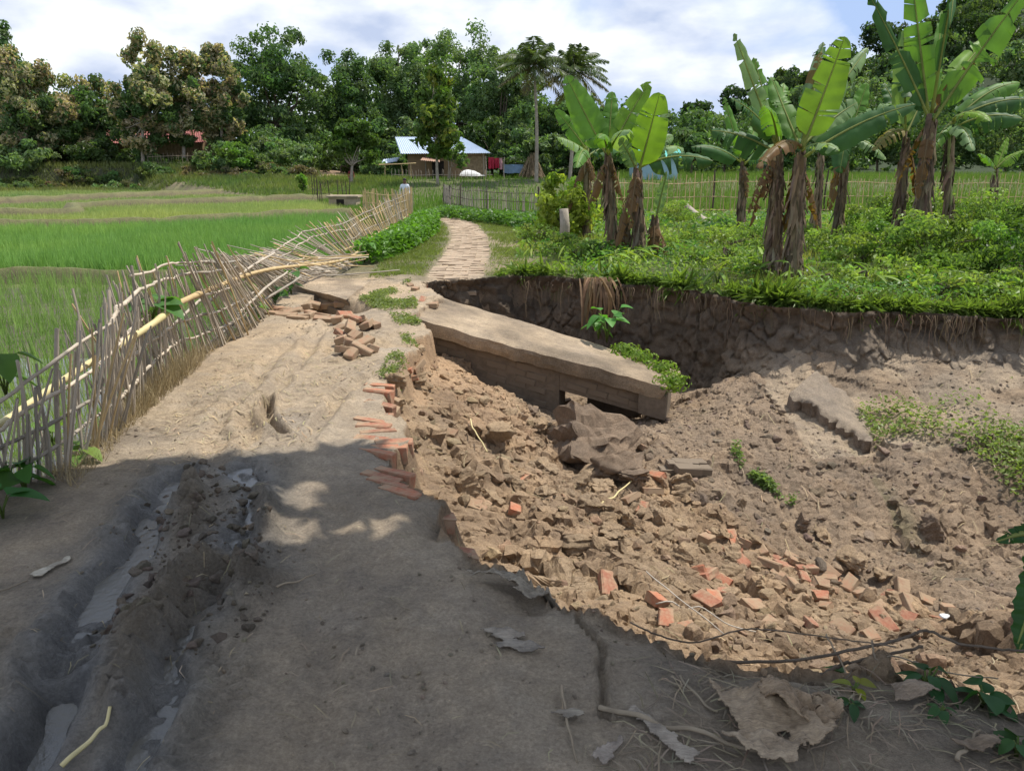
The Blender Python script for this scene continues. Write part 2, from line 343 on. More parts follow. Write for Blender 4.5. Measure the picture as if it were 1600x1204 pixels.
def clods(x, y):
    wx = x+fbm(x, y, 5, 3, 41)*.2; wy = y+fbm(x, y, 5, 3, 43)*.2
    a, ia = worley(wx, wy, 3.2, 1); b, ib = worley(wx, wy, 8.5, 2); c, ic = worley(wx, wy, 19, 3)
    return a, ia, b, ib, c, ic
a_, ia, b_, ib, c_, ic = clods(xs, ys)
big = np.maximum(0, .62-a_)*(ia > .55)*(.35+ia*.5); med = np.maximum(0, .6-b_)*(.3+.8*ib); sm = np.maximum(0, .6-c_)*(.3+ic)
dens = np.where(tan, 1.0, .62)
wx_ = xs+fbm(xs, ys, 4, 4, 141)*.32; wy_ = ys+fbm(xs, ys, 4, 4, 143)*.32
h1, c1, k1 = cells(wx_, wy_, 2.1, 201); h2, c2, k2 = cells(wx_, wy_, 5.5, 202); h3, c3, k3 = cells(wx_, wy_, 13, 203)
sel = sstep(-.12, .15, fbm(xs, ys, 1.1, 3, 151))
lump = (h1*(c1 > .62)*.09 + h2*(c2 > .35)*.055*(.35+.65*sel) + h3*.030 + big*.10)*dens + fbm(xs, ys, 1.3, 5, 55)*.26*np.where(tan, 1, .7) + fbm(xs, ys, 11, 5, 57)*.06
smoothz = (xs > 2.9) & (ys > 7.1)
lump = np.where(smoothz, lump*.3 + fbm(xs, ys, 3.5, 5, 58)*.14, lump)
zin = np.minimum(zp+lump*sstep(0, .5, ed)-.05, Zb[sub]-.02)
wedge = .05 + .10*vnoise(xs*3, ys*3, 9) + .12*(ys < 4) 
Zs = np.where(pin, Zb[sub] + (zin-Zb[sub])*sstep(0, 1, ed/wedge)**.6, Zb[sub])
# --- road: ruts, heaps, cracks
def pw(pts): return [P2(*p) for p in pts]
def rut(Z, x, y, pts, depth, wd, lip=.35, wob=.08):
    d = pldist(x+fbm(x, y, 3, 3, 61)*wob*2, y+fbm(x, y, 3, 3, 63)*wob*2, pts)
    return Z - depth*np.exp(-(d/wd)**4) + depth*lip*np.exp(-((d-wd*1.75)/(wd*.6))**2), d
out = ~pin
R1 = pw([(-20, 1300), (40, 1180), (95, 1060), (150, 960), (200, 880), (250, 800), (285, 745)])
R2 = pw([(190, 1280), (240, 1130), (275, 1040), (330, 930), (375, 850), (388, 780), (372, 735)])
zz = Zs.copy()
front = 1-sstep(3.2, 4.4, ys)
zz2, d1 = rut(zz, xs, ys, R1, .075, .075, .22); zz2, d2 = rut(zz2, xs, ys, R2, .05, .06, .4)
deep = np.exp(-(pldist(xs, ys, pw([(0, 1230), (45, 1170), (85, 1080)]))/.06)**2)*.075; zz2 = zz2-deep
heap = np.exp(-(pldist(xs, ys, pw([(250, 990), (330, 900), (400, 930)]))/.13)**2)*.07 + np.exp(-(pldist(xs, ys, pw([(300, 850), (300, 775)]))/.07)**2)*.07 + np.exp(-(pldist(xs, ys, pw([(415, 850), (405, 765)]))/.05)**2)*.05 + np.exp(-(pldist(xs, ys, pw([(190, 1120), (215, 1010)]))/.06)**2)*.05
muddy = np.clip(np.exp(-(np.minimum(d1, d2)/.26)**2)*1.3, 0, 1)*(ys < 4.25)
hz_ = np.maximum(0, .6-b_)*(.2+ib)*.09 + np.maximum(0, .6-c_)*(.2+ic)*.05 + fbm(xs, ys, 7, 4, 65)*.06
zz2 = zz2 + heap*(.8+fbm(xs, ys, 10, 4, 66)) + (h3*.03+h2*.03)*muddy*np.clip(heap*16, 0, 1) + hz_*muddy*sstep(.02, .09, heap+.35*muddy*(fbm(xs, ys, 2.2, 3, 68)+.18))*1.1
for pts, dp, wd in (([(420, 620), (425, 650), (440, 680)], .09, .035), ([(640, 560), (560, 590), (510, 640), (480, 690)], .035, .05), ([(520, 500), (470, 560), (400, 640), (380, 700)], .03, .06), ([(330, 700), (360, 640), (420, 560), (480, 520)], .025, .06), ([(520, 560), (600, 520)], -.03, .08), ([(905, 955), (930, 1010), (942, 1070), (962, 1115)], .03, .012), ([(470, 1204), (500, 1050), (520, 900), (530, 800)], .012, .05), ([(640, 1204), (640, 1050), (600, 880), (570, 780)], .010, .05), ([(100, 1204), (10, 1000)], .012, .02)):
    zz2, _ = rut(zz2, xs, ys, pw(pts), dp, wd, .5)
hp_c, ci_c, kc_ = cells(xs+fbm(xs, ys, 6, 3, 171)*.1, ys+fbm(xs, ys, 6, 3, 173)*.1, 8, 301)
plate = (hp_c*.016-(1-kc_)*.012)*sstep(.02, .14, fbm(xs, ys, 1.4, 3, 175))*(ys > 4.1)
rough = plate + fbm(xs, ys, 6, 5, 71)*.035 + fbm(xs, ys, 22, 4, 72)*.012
zz2 = zz2 + rough*(.6+.4*sstep(3.6, 5.2, ys))*(1-sstep(11.5, 13, ys)*.5)
dent = np.exp(-(pldist(xs, ys, [P2(432, 462), P2(480, 470), P2(525, 480)])/.30)**4)*.42
zz2 = zz2 - dent
# edge crumble near the pit on the road side
zz2 = zz2 - .10*np.exp(-(ed/.10)**2)*(ys < 4.2)*(.5+fbm(xs, ys, 4, 3, 75))
Zs = np.where(out, zz2, Zs)
Z = Zb.copy(); Z[sub] = Zs
# --- sideways roughness so steep faces are not a pure height field
gy_, gx_ = np.gradient(Zs, GY[iy], GX[ix]); sl = np.hypot(gx_, gy_); k_ = np.clip(sl/2.5, 0, 1)*pin
am = sstep(.05,.2,ed)*(np.maximum(0, .6-worley(xs*1.1+Zs*1.7, ys*1.1+Zs*2.3, 5, 5)[0])*.16 + fbm(xs+Zs*2, ys-Zs*3, 6, 4, 81)*.12)*k_
XX = X.copy(); YY = Y.copy(); XX[sub] = xs - am*gx_/(sl+1e-6); YY[sub] = ys - am*gy_/(sl+1e-6)
def gh(x, y):
    x = np.asarray(x, float); y = np.asarray(y, float)
    i = np.clip(np.searchsorted(GX, x)-1, 0, len(GX)-2); j = np.clip(np.searchsorted(GY, y)-1, 0, len(GY)-2)
    fx = np.clip((x-GX[i])/(GX[i+1]-GX[i]), 0, 1); fy = np.clip((y-GY[j])/(GY[j+1]-GY[j]), 0, 1)
    return (Z[j, i]*(1-fx)+Z[j, i+1]*fx)*(1-fy) + (Z[j+1, i]*(1-fx)+Z[j+1, i+1]*fx)*fy
def hit(px, py, far=140.):
    d = ray(px, py); t = np.concatenate([np.arange(1.0, 16, .02), np.arange(16, far, .1)])
    p = np.array([0, 0, CH]) + d*t[:, None]; b = p[:, 2] <= gh(p[:, 0], p[:, 1])
    k = np.argmax(b) if b.any() else len(t)-1
    return p[k]
def inpit(x, y): return inpoly(x+fbm(x, y, 2.5, 4, 21)*.34, y+fbm(x, y, 2.5, 4, 31)*.34, PIT)
# --- colours by kind of ground, some zones with light or shade painted in
C = np.zeros(X.shape+(3,)); C[:] = (.105, .115, .045)
nz1 = fbm(X, Y, 1.3, 4, 91); nz2 = fbm(X, Y, .5, 3, 93)
def setc(m, c):
    global C
    m = np.clip(m, 0, 1)[..., None]; C = C*(1-m) + np.array(c)*m
PATHC = [P2(*p) for p in [(712, 437), (716, 420), (728, 400), (733, 370), (722, 345), (700, 330), (680, 324)]]
pd = pldist(X, Y, PATHC)
roadm = (Y < 12.6) & ~inpoly(X, Y, PAD)
far_r = ((Y > 8.8) & (X > -.5)) | ((Y > 6.5) & (X > 2.5))
setc(roadm*1.0*(1-sstep(10.5, 12.5, Y))*(~far_r), (.45, .36, .255))
setc(roadm*sstep(.0, .16, nz1)*.7*(~far_r)*(1-sstep(10.5, 12.5, Y)), (.49, .375, .245))
setc((pldist(X, Y, [P2(560, 600), P2(640, 560), P2(480, 760), P2(600, 720)]) < .55)*sstep(-.05, .2, nz1)*.6, (.47, .41, .335))
setc((Y > 11)*(Y < 50)*(pd < 3)*(~inpoly(X, Y, PAD))*sstep(-.25, .25, fbm(X, Y, 2.5, 4, 95)+.1)*.7, (.20, .17, .10))
setc((1-sstep(.3, .5, pd))*(Y > 10), (.46, .36, .25))
setc((1-sstep(.25, .6, pldist(X, Y, [P2(790, 425), P2(800, 400), P2(770, 365)])))*.7, (.30, .24, .16))
setc(roadm*(1-sstep(4.0, 5.0, Y))*(X > -2.4)*.55, (.42, .345, .255))  # separate road tint for the shaded foreground, shade put into the colour
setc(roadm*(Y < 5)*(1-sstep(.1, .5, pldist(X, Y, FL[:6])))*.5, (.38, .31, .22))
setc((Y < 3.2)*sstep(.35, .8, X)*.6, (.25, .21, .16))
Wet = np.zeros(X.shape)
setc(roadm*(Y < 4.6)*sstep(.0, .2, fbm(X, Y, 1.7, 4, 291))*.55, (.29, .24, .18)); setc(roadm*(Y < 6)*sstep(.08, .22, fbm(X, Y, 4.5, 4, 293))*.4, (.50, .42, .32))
mfull = np.zeros(X.shape); mfull[sub] = muddy*out
hf = np.zeros(X.shape); hf[sub] = np.clip(heap*14, 0, 1)
setc(mfull*.9, (.26, .235, .195))
d12 = np.full(X.shape, 9.0); d12[sub] = np.minimum(d1, d2*1.3)
wetm = np.clip(np.exp(-(d12/.115)**2)*1.35, 0, 1)*(Y < 4.05)*sstep(-.22, .1, nz1+.08)*(1-hf*.8)
puddle = np.exp(-(pldist(X, Y, pw([(225, 1130), (215, 1190)]))/.09)**2)
wetm = np.maximum(wetm, puddle*(Y < 3))
setc(wetm*.85, (.25, .25, .245)); Wet = wetm*sstep(-.1, .12, fbm(X, Y, 5, 4, 97)+.1)
setc(hf*.8*(Y < 4.3), (.19, .155, .11))
inp = pit_in; tf = np.zeros(X.shape, bool); tf[sub] = tan
setc(inp*(~tf)*1.0, (.30, .225, .155))
setc(inp*(~tf)*(X > 2.9)*(Y > 6.9)*.8, (.42, .335, .24))  # right slope painted paler where the sun strikes it
setc(inp*tf*1.0, (.38, .27, .17))
hc = np.zeros(X.shape); hc[sub] = (c2-.5)*(c2 > .35)+(c1-.5)*.6
C = C*(1+(hc*inp*.28)[..., None]*np.array([1, .95, .85]))
ef = np.zeros(X.shape); ef[sub] = lump
setc(inp*sstep(.02, .2, nz1)*.45*tf, (.46, .355, .235))
setc(inp*tf*(Y > 6.3)*(X < .2)*.5, (.47, .315, .19))
setc(inp*(edge < .22)*(Y > 7.6)*(X > -.4)*.6, (.15, .115, .083))  # strip below the far edge darkened, shade painted in
setc(inp*sstep(.02, .16, fbm(X, Y, 1.9, 4, 191))*.55, (.25, .175, .11))
setc(inp*(~tf)*sstep(.12, .3, fbm(X, Y, .9, 4, 99)+.12*(X > 4))*(X > 3.3)*(Y < 7.6)*.5, (.10, .12, .045))
pads = inpoly(X, Y, PAD)
setc(pads*1.0, (.14, .16, .06)); setc(pads*(Y < 13.6)*1.0, (.13, .115, .085))
setc(pads*(pldist(X, Y, PADR) < .45)*1.0, (.20, .165, .11))
setc((Y > 61)*(X < -8)*1.0, (.055, .06, .03)); setc((Y > 75)*1.0, (.03, .05, .018))
setc((1-sstep(.8, 1.6, pldist(X, Y, [P2(516, 300), P2(512, 285), tuple(at(520, 268, 62)[:2])])))*(Y > 40), (.36, .25, .17))
# --- split into the pieces of the setting
nx, ny = len(GX), len(GY)
def quads(rows, cols):
    j0, i0 = np.meshgrid(rows[:-1], cols[:-1], indexing='ij'); j1, i1 = np.meshgrid(rows[1:], cols[1:], indexing='ij')
    return np.stack([j0*nx+i0, j0*nx+i1, j1*nx+i1, j1*nx+i0], -1).reshape(-1, 4)
J0 = int(np.searchsorted(GY, 12.2)); I0 = int(np.searchsorted(GX, -4.2)); call = np.arange(nx)
cfar = call[(np.abs(GX) > 8) | (call % 7 == 0)]; rleft = np.unique(np.r_[np.arange(0, J0, 4), J0])
Q = np.concatenate([quads(np.arange(J0+1), call[I0:]), quads(rleft, call[:I0+1]), quads(np.arange(J0, ny), cfar)])
fm = lambda A: A.ravel()[Q[:, 0]]
lab = np.zeros(len(Q), int)
lab[fm(roadm & (~far_r)) & (fm(Y) > .9)] = 1
lab[fm(pads)] = 2; lab[fm(pit_in)] = 3; lab[fm(Y > 75)] = 4
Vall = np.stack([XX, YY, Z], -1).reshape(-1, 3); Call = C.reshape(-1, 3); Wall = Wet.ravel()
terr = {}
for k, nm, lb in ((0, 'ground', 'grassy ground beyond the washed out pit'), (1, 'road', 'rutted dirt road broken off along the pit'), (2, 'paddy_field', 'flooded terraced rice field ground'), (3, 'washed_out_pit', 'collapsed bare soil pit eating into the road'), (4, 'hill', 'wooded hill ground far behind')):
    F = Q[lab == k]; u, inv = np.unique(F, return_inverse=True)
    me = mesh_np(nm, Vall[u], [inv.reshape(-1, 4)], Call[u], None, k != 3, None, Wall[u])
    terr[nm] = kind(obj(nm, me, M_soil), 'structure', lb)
ROAD = terr['road']

# --- crumbling face of the far bank, a part of the pit
ed_ = np.array(PIT[20:31]+[(8.5, 8.0)]); ed_ = spline(np.c_[ed_, np.zeros(len(ed_))], 620)[:, :2]; q = ed_.copy()
for _ in range(6): q = ed_ - np.stack([fbm(q[:, 0], q[:, 1], 2.5, 4, 21), fbm(q[:, 0], q[:, 1], 2.5, 4, 31)], 1)*.34
T_ = np.gradient(ed_, axis=0); T_ = np.stack([np.convolve(np.pad(T_[:, k], 25, 'edge'), np.ones(51)/51, 'valid') for k in (0, 1)], 1); T_ = T_/np.linalg.norm(T_, axis=1, keepdims=True); I_ = np.stack([T_[:, 1], -T_[:, 0]], 1)
if I_[300, 1] > 0: I_ = -I_
seg = np.r_[0, np.cumsum(np.linalg.norm(np.diff(q, axis=0), axis=1))]; nh = 46; f = np.linspace(0, 1, nh)
zt_ = gh(q[:, 0]-I_[:, 0]*.12, q[:, 1]-I_[:, 1]*.12)+.01
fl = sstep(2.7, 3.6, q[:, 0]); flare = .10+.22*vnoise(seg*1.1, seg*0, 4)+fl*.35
zb_ = gh(q[:, 0]+I_[:, 0]*(flare+.28), q[:, 1]+I_[:, 1]*(flare+.28))-.06; zb_ = np.minimum(zb_, zt_-.12)
S_, F_ = np.meshgrid(seg, f, indexing='ij'); Hh = (zt_-zb_)[:, None]; zz_ = zt_[:, None]-Hh*F_; vz = F_*Hh
c1_, i1_, k1_ = cells(S_+fbm(S_, vz, 3, 3, 3)*.2, vz+fbm(S_, vz, 3, 3, 5)*.2, 4.5, 71); c2_, i2_, _ = cells(S_+fbm(S_, vz, 6, 3, 3)*.1, vz, 11, 72)
off = .06 + (flare[:, None])*F_**1.7 + .07*np.exp(-(vz/.07)**2) - .03*np.exp(-((vz-.22)/.12)**2) + fbm(S_, vz, .9, 3, 9)*.22*np.sin(np.clip(F_*1.2, 0, 1)*math.pi) + c1_*.07 + c2_*.028 + fbm(S_, vz*1.0, 7, 4, 13)*.07 + np.maximum(0, fbm(S_, vz*.3, 1.6, 3, 15))*.25*np.sin(F_*math.pi)
off = np.maximum(off, .015); XF = q[:, 0][:, None]+I_[:, 0][:, None]*off+T_[:, 0][:, None]*fbm(S_, vz, 9, 3, 17)*.04; YF = q[:, 1][:, None]+I_[:, 1][:, None]*off
V = np.stack([XF, YF, zz_+fbm(S_, vz, 8, 3, 19)*.03*(F_ > .02)], -1).reshape(-1, 3)
Cf = np.array((.165, .125, .088))*(1-fl[:, None, None]*.75*np.clip(F_*2-.25, 0, 1)[..., None]) + np.array((.36, .295, .22))*fl[:, None, None]*.75*np.clip(F_*2-.25, 0, 1)[..., None]  # dark tone paints the shaded face, pale tone the sunlit right slope
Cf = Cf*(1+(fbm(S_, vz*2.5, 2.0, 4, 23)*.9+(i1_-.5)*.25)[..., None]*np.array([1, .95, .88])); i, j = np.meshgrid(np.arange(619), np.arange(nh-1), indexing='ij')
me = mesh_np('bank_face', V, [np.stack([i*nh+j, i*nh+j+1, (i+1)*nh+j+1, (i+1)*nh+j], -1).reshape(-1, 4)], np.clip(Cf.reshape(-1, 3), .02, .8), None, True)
obj('bank_face', me, M_soil, terr['washed_out_pit'])['label'] = 'crumbling soil face under the grass edge, shade painted into its colour'
# ------------------------------------------------------------------ bricks (shared meshes)
def brick_mesh(name, m, L=.23, W=.11, T=.07, chip=.012, seed=0, cut=0.0):
    r = random.Random(seed); bm = bmesh.new(); bmesh.ops.create_cube(bm, size=1)
    for v in bm.verts:
        v.co.x *= L; v.co.y *= W; v.co.z *= T
        if cut and v.co.x > 0: v.co.x = L*(.5-cut) + r.uniform(-.03, .03)
    bmesh.ops.bevel(bm, geom=list(bm.edges), offset=.006, segments=1, affect='EDGES')
    for v in bm.verts: v.co += Vector((r.gauss(0, chip*.35), r.gauss(0, chip*.35), r.gauss(0, chip*.25)))
    me = bpy.data.meshes.new(name); bm.to_mesh(me); bm.free(); me.materials.append(m); return me
BM = [brick_mesh('brick', M_brick, seed=i, cut=(0, 0, .25, .5)[i % 4]) for i in range(8)]
BMD = [brick_mesh('brick', M_brickdust, seed=20+i, cut=(0, 0, .3, .45)[i % 4]) for i in range(8)]
BMO = [brick_mesh('brick', M_brickold, seed=40+i) for i in range(5)]
BMP = [brick_mesh('brick', M_pathbrick, L=.235, W=.112, T=.06, seed=50+i) for i in range(4)]
def put(me, name, p, rot, parent=None, sc_=1.0):
    o = bpy.data.objects.new(name, me); col.objects.link(o)
    o.rotation_euler = rot; o.scale = (sc_,)*3
    if parent is not None: o.parent = parent; o.location = Vector(p) - parent.location
    else: o.location = Vector(p)
    return o
# bricks on edge along the broken road margin: parts of the road
E0 = [G(596, 600), G(590, 640), G(585, 672), G(600, 690), G(598, 715), G(606, 745), G(628, 768)]
ee = spline(E0, 19)
for i, p in enumerate(ee):
    if i in (7, 12): continue
    a = math.radians(random.uniform(-22, 16) - (8 if i > 9 else 0)); off = random.uniform(-.03, .05) + (.05 if i in (9, 10, 14, 17) else 0)
    put(BM[i % 2 if random.random() < .7 else 4], 'brick', (p[0]-.03+off, p[1], -.050-.012*(i > 9)+random.uniform(-.012, .012)+gh(p[0]-.12, p[1])), (math.pi/2+random.uniform(-.12, .12), random.uniform(-.02, .10), a), ROAD, 1.0)
for i, (px, py) in enumerate([(690, 792), (722, 838), (762, 888), (862, 935)]):
    p = G(px, py); put(BM[i % 2], 'brick', (p[0]-.05, p[1], -.085+random.uniform(-.02, .01)), (random.uniform(-.2, .2), random.uniform(.05, .25), random.uniform(-.6, .3)), ROAD)
# a second course under the lip, showing in the cut face
for i in range(14):
    p = spline(E0, 14)[i]; put(BMD[i % 8], 'brick', (p[0]+.02, p[1]+random.uniform(-.03, .03), -.11-random.uniform(0, .05)), (random.uniform(-.2, .2), random.uniform(0, .3), random.uniform(-.5, .5)), ROAD)
# ------------------------------------------------------------------ broken culvert: tilted deck with a brick face below it
def grid_patch(mb, c00, c10, c11, c01, nu, nv, rough=.01, sd=0, c=(1, 1, 1), edge_rag=.0):
    u, v = np.meshgrid(np.linspace(0, 1, nu), np.linspace(0, 1, nv), indexing='ij'); u_, v_ = u[..., None], v[..., None]
    P = (c00*(1-u_)+c10*u_)*(1-v_) + (c01*(1-u_)+c11*u_)*v_
    n = nrm(np.cross(c10-c00, c01-c00))
    P = P + n*(fbm(u*7, v*3, 1, 4, sd)[..., None]*rough*2)
    if edge_rag:
        e = np.minimum(np.minimum(v, 1-v)*3, np.minimum(u, 1-u)*8); k = np.clip(1-e*4, 0, 1)
        P = P + (fbm(u*22, v*9, 1, 3, sd+5)*edge_rag*2*k)[..., None]*nrm(c01-c00) - n*(np.clip(k-.6, 0, 1)*edge_rag*.9)[..., None]
    i, j = np.meshgrid(np.arange(nu-1), np.arange(nv-1), indexing='ij')
    mb.add(P.reshape(-1, 3), np.stack([i*nv+j, (i+1)*nv+j, (i+1)*nv+j+1, i*nv+j+1], -1).reshape(-1, 4), c)
    return P
def slab_mesh(name, NL, NR, FR, FL_, th, m, parent, nu=60, nv=18, rough=.015, rag=.03, sd=0):
    mb = MB(); P = grid_patch(mb, NL, NR, FR, FL_, nu, nv, rough, sd, edge_rag=rag)
    ring = [(i, 0) for i in range(nu)] + [(nu-1, j) for j in range(1, nv)] + [(i, nv-1) for i in range(nu-2, -1, -1)] + [(0, j) for j in range(nv-2, 0, -1)]
    T = np.array([P[a] for a in ring]); k = len(ring); n = nrm(np.cross(NR-NL, FL_-NL)); lv = [T]
    ctr = T.mean(0)
    for q in (.25, .6, 1.0):
        nn = np.array([fbm(np.array([a*.35]), np.array([q*9.0]), 1, 3, sd+3)[0] for a in range(k)])
        lv.append(T - n*th*q + nrm(T-ctr)*(nn*rag*1.4-(q == 1)*.02)[:, None])
    for q in range(3):
        a = np.arange(k); b = (a+1) % k
        mb.add(np.concatenate([lv[q], lv[q+1]]), np.stack([a, a+k, b+k, b], -1))
    mb.add(np.concatenate([lv[3], [ctr-n*th]]), np.stack([np.arange(k), np.full(k, k), (np.arange(k)+1) % k], -1))
    mb.c = [np.clip(np.array((.40, .315, .22))*(1+fbm(v[:, 0], v[:, 1], 2.2, 5, 9)[:, None]*1.5), .05, .9) for v in mb.v]
    return mb.build(name, m, parent, smooth=True)
NL, NR, FR, FLc = G(632, 488, .0), at(1042, 602, 7.85), at(1064, 577, 8.75), G(688, 461, .0)
cv = empty('broken_culvert', (NL[0]+1.2, NL[1]-.2, -1.2), 'fallen culvert with mud covered deck tilting down into the pit', 'culvert')
n_ = nrm(np.cross(NR-NL, FLc-NL))
slab_mesh('deck', NL+[-.25, .05, .02], NR, FR, FLc+[-.2, .2, .02],   .15, M_soil, cv, 70, 20, .03, .035, 3)
ax = nrm(NR-NL); Lc = np.linalg.norm(NR-NL); dn = np.array([0, 0, -1.0]); inn = nrm(np.array([-ax[1], ax[0], 0]))
if inn[1] < 0: inn = -inn
def wp(s, h, o): return NL + ax*s + dn*h + inn*o     # s along the face, h below the deck top, o inwards
wb = MB()
def face_box(s0, s1, h0a, h1, o0, o1, mi=0):
    V = np.array([wp(s0, h1, o0), wp(s1, h1, o0), wp(s1, h1, o1), wp(s0, h1, o1), wp(s0, h0a, o0), wp(s1, h0a, o0), wp(s1, h0a, o1), wp(s0, h0a, o1)]); wb.add(V, BOXF, (1, 1, 1), mi)
OPN = Lc*.60
face_box(-.1, OPN, .14, 1.25, .10, .5)
face_box(OPN+.003, Lc-.06, .14, .42, .10, .45)
face_box(OPN+.2, Lc-.02, .43, 1.4, .95, 1.2)
wb.build('wall_core', M_mortar, cv, smooth=False)
ang = math.atan2(ax[1], ax[0]); tilt = -math.asin(ax[2]); k = 0
for rI in range(13):
    h = .185 + rI*.0775
    if h > 1.2: break
    s = (-.12 if rI % 2 else 0)
    while s < Lc-.1:
        lim = OPN if h > .40 else Lc-.04
        if s+.23 < lim+.02 and random.random() < .9:
            p = wp(s+.12, h+random.uniform(-.008, .008), .151+random.uniform(-.008, .006))
            put(BMO[k % 5], 'brick', p, (random.uniform(-.03, .03), tilt+random.uniform(-.02, .02), ang+random.uniform(-.04, .04)), cv); k += 1
        s += .237
cb = MB(); V = np.array([wp(Lc-.30, .40, .02), wp(Lc+.0, .40, .02), wp(Lc+.03, .40, .6), wp(Lc-.30, .40, .6), wp(Lc-.30, .13, .02), wp(Lc+.0, .13, .02), wp(Lc+.03, .13, .6), wp(Lc-.3, .13, .6)])
cb.add(V, BOXF); cb.build('end_block', M_mortar, cv, smooth=False)
# the other end of the deck, left of the road
q = [G(418, 436, .10), G(540, 467, .04), G(578, 438, .06), G(400, 424, .16)]
es = empty('culvert_end_slab', (q[0]+q[2])/2-[0, 0, .3], 'flat mud coated slab end half under the fallen fence', 'slab')
slab_mesh('deck', q[0], q[1], q[2], q[3], .16, M_soil, es, 36, 12, .02, .02, 8)
sw = MB(); a, b = q[0]+[.05, .08, 0], q[1]+[-.1, .06, 0]; o = np.array([.1, .35, 0])
sw.add(np.array([a-[0, 0, .7], b-[0, 0, .5], b+o-[0, 0, .5], a+o-[0, 0, .7], a-[0, 0, .15], b-[0, 0, .15], b+o-[0, 0, .15], a+o-[0, 0, .15]]), BOXF); sw.build('abutment', M_mortar, es, smooth=False)
# ------------------------------------------------------------------ loose bricks
def loose(px, py, me, label, group, rot=None, up=.03, sc_=1.0):
    p = hit(px, py); rot = rot or (random.uniform(-.5, .5), random.uniform(-.5, .5), random.uniform(0, 3.14))
    return tag(put(me, 'brick', (p[0], p[1], p[2]+up), rot, None, sc_), label, 'brick', group)
for i, (px, py) in enumerate([(528, 500), (540, 497), (553, 506), (538, 512), (566, 505), (548, 520), (531, 522), (560, 526), (574, 516), (543, 534), (556, 545), (534, 540), (570, 535), (584, 512), (552, 560), (580, 548), (540, 552), (565, 556)]):
    loose(px, py, (BM if i in (1, 2, 6) else BMD)[i % 8], ('bright red cored brick on top of the heap on the road' if i == 2 else 'muddy brick in the heap on the road beside the fallen deck'), 'brick heap on the road', up=.01+.025*(i % 3), sc_=random.uniform(.75, .95))
for i in range(24):
    px, py = random.uniform(430, 540), random.uniform(470, 500)
    if px < 470 and py < 480: py += 12
    loose(px, py, BMD[i % 8], 'flat tan brick half sunk in the mud beside the flat slab end', 'sunken bricks by the slab end', (random.uniform(-.25, .25), random.uniform(-.25, .25), random.uniform(-.5, .5)), -.005)
big_lbl = {(1115, 945): 'bright orange brick pair leader lying above the white sticks'}
RB = [(1145, 840), (1120, 835), (1155, 850), (1140, 862), (1162, 848), (1130, 868), (1150, 872), (1105, 845), (1190, 862), (1215, 870), (1230, 868), (1200, 885), (1225, 885), (1245, 882), (1210, 895), (1260, 893), (1285, 900), (1275, 915), (1255, 905), (1245, 920), (1290, 890), (1310, 905), (1330, 912), (1240, 938), (1270, 935), (1282, 950), (1090, 890), (1105, 900), (1120, 905), (1112, 918), (1128, 930), (1105, 945), (1118, 940), (1035, 945), (1040, 970), (950, 920), (1080, 1000), (1210, 985), (1205, 972), (1265, 978), (1350, 930), (1370, 945), (1390, 930), (1410, 925), (1420, 945), (1400, 965), (1435, 955), (1450, 940), (1380, 975), (1340, 960), (1310, 985), (1460, 965), (1480, 955), (1355, 990), (1430, 985), (1180, 950)]
for i, (px, py) in enumerate(RB):
    red = px < 1140 and py > 880
    loose(px, py, (BM if (red or i % 3 == 0) else BMD)[(i*3) % 8], 'orange red brick on the tan rubble near the white sticks' if red else 'broken dusty red brick in the spill along the foot of the rubble', 'red bricks by the white sticks' if red else 'brick spill in the pit', up=random.uniform(-.01, .03), sc_=random.uniform(.6, .95))
for i, (px, py) in enumerate([(815, 748), (735, 785), (742, 795), (815, 800), (880, 778), (985, 780), (1005, 790), (940, 742), (955, 752), (970, 725), (990, 715), (1005, 700), (1025, 745), (1018, 770), (630, 585), (640, 578), (652, 572), (628, 600), (645, 592), (660, 585), (700, 675), (660, 470), (672, 478), (650, 452), (668, 449), (690, 452), (640, 447)]):
    loose(px, py, (BM if i % 3 == 0 else BMD)[(i*5) % 8], 'lone brick fragment half buried in the crumbled soil of the pit', 'scattered brick fragments', up=random.uniform(-.01, .02), sc_=random.uniform(.6, .85))
for i, (px, py) in enumerate([(1060, 735), (1070, 733), (1082, 732), (1075, 742), (1090, 742), (1048, 745)]):
    loose(px, py, BMO[i % 5], 'grey mortared brick in the small block on the dark slope', 'grey brick block', (0, .1, .2+random.uniform(-.1, .1)), .05)
# ------------------------------------------------------------------ clods
def clod_geo(n=2, seed=0, ang=.32):
    r = np.random.default_rng(seed); bm = bmesh.new(); bmesh.ops.create_icosphere(bm, subdivisions=n, radius=1)
    V = np.array([v.co[:] for v in bm.verts]); F = np.array([[v.index for v in f.verts] for f in bm.faces]); bm.free()
    for _ in range(7):                                     # chop by planes: broken, angular lumps
        d = runit(1, r)[0]; h = r.uniform(.30, .72); e = V@d-h; V = V - np.outer(np.maximum(e, 0)*.92, d)
    V = V*(1+(fbm(V[:, 0]*2+seed, V[:, 1]*2+V[:, 2]*3, 1.3, 4, seed)*ang*2)[:, None])*r.uniform(.7, 1.2, 3)
    return V, F
CG = [clod_geo(2, i) for i in range(10)]; CGs = [clod_geo(1, 30+i, .4) for i in range(8)]; CGb = [clod_geo(4, 60+i, .50) for i in range(6)]
for V, F in CGb:
    hh, _, kk = cells(V[:, 0]+V[:, 2]*.7, V[:, 1]+V[:, 2]*.6, 2.6, 5); h5, _, _ = cells(V[:, 0]-V[:, 2]*.7, V[:, 1]+V[:, 2]*.4, 6, 9); V *= (1+hh*.06+h5*.07-(1-kk)*.02)[:, None]
CMe = []
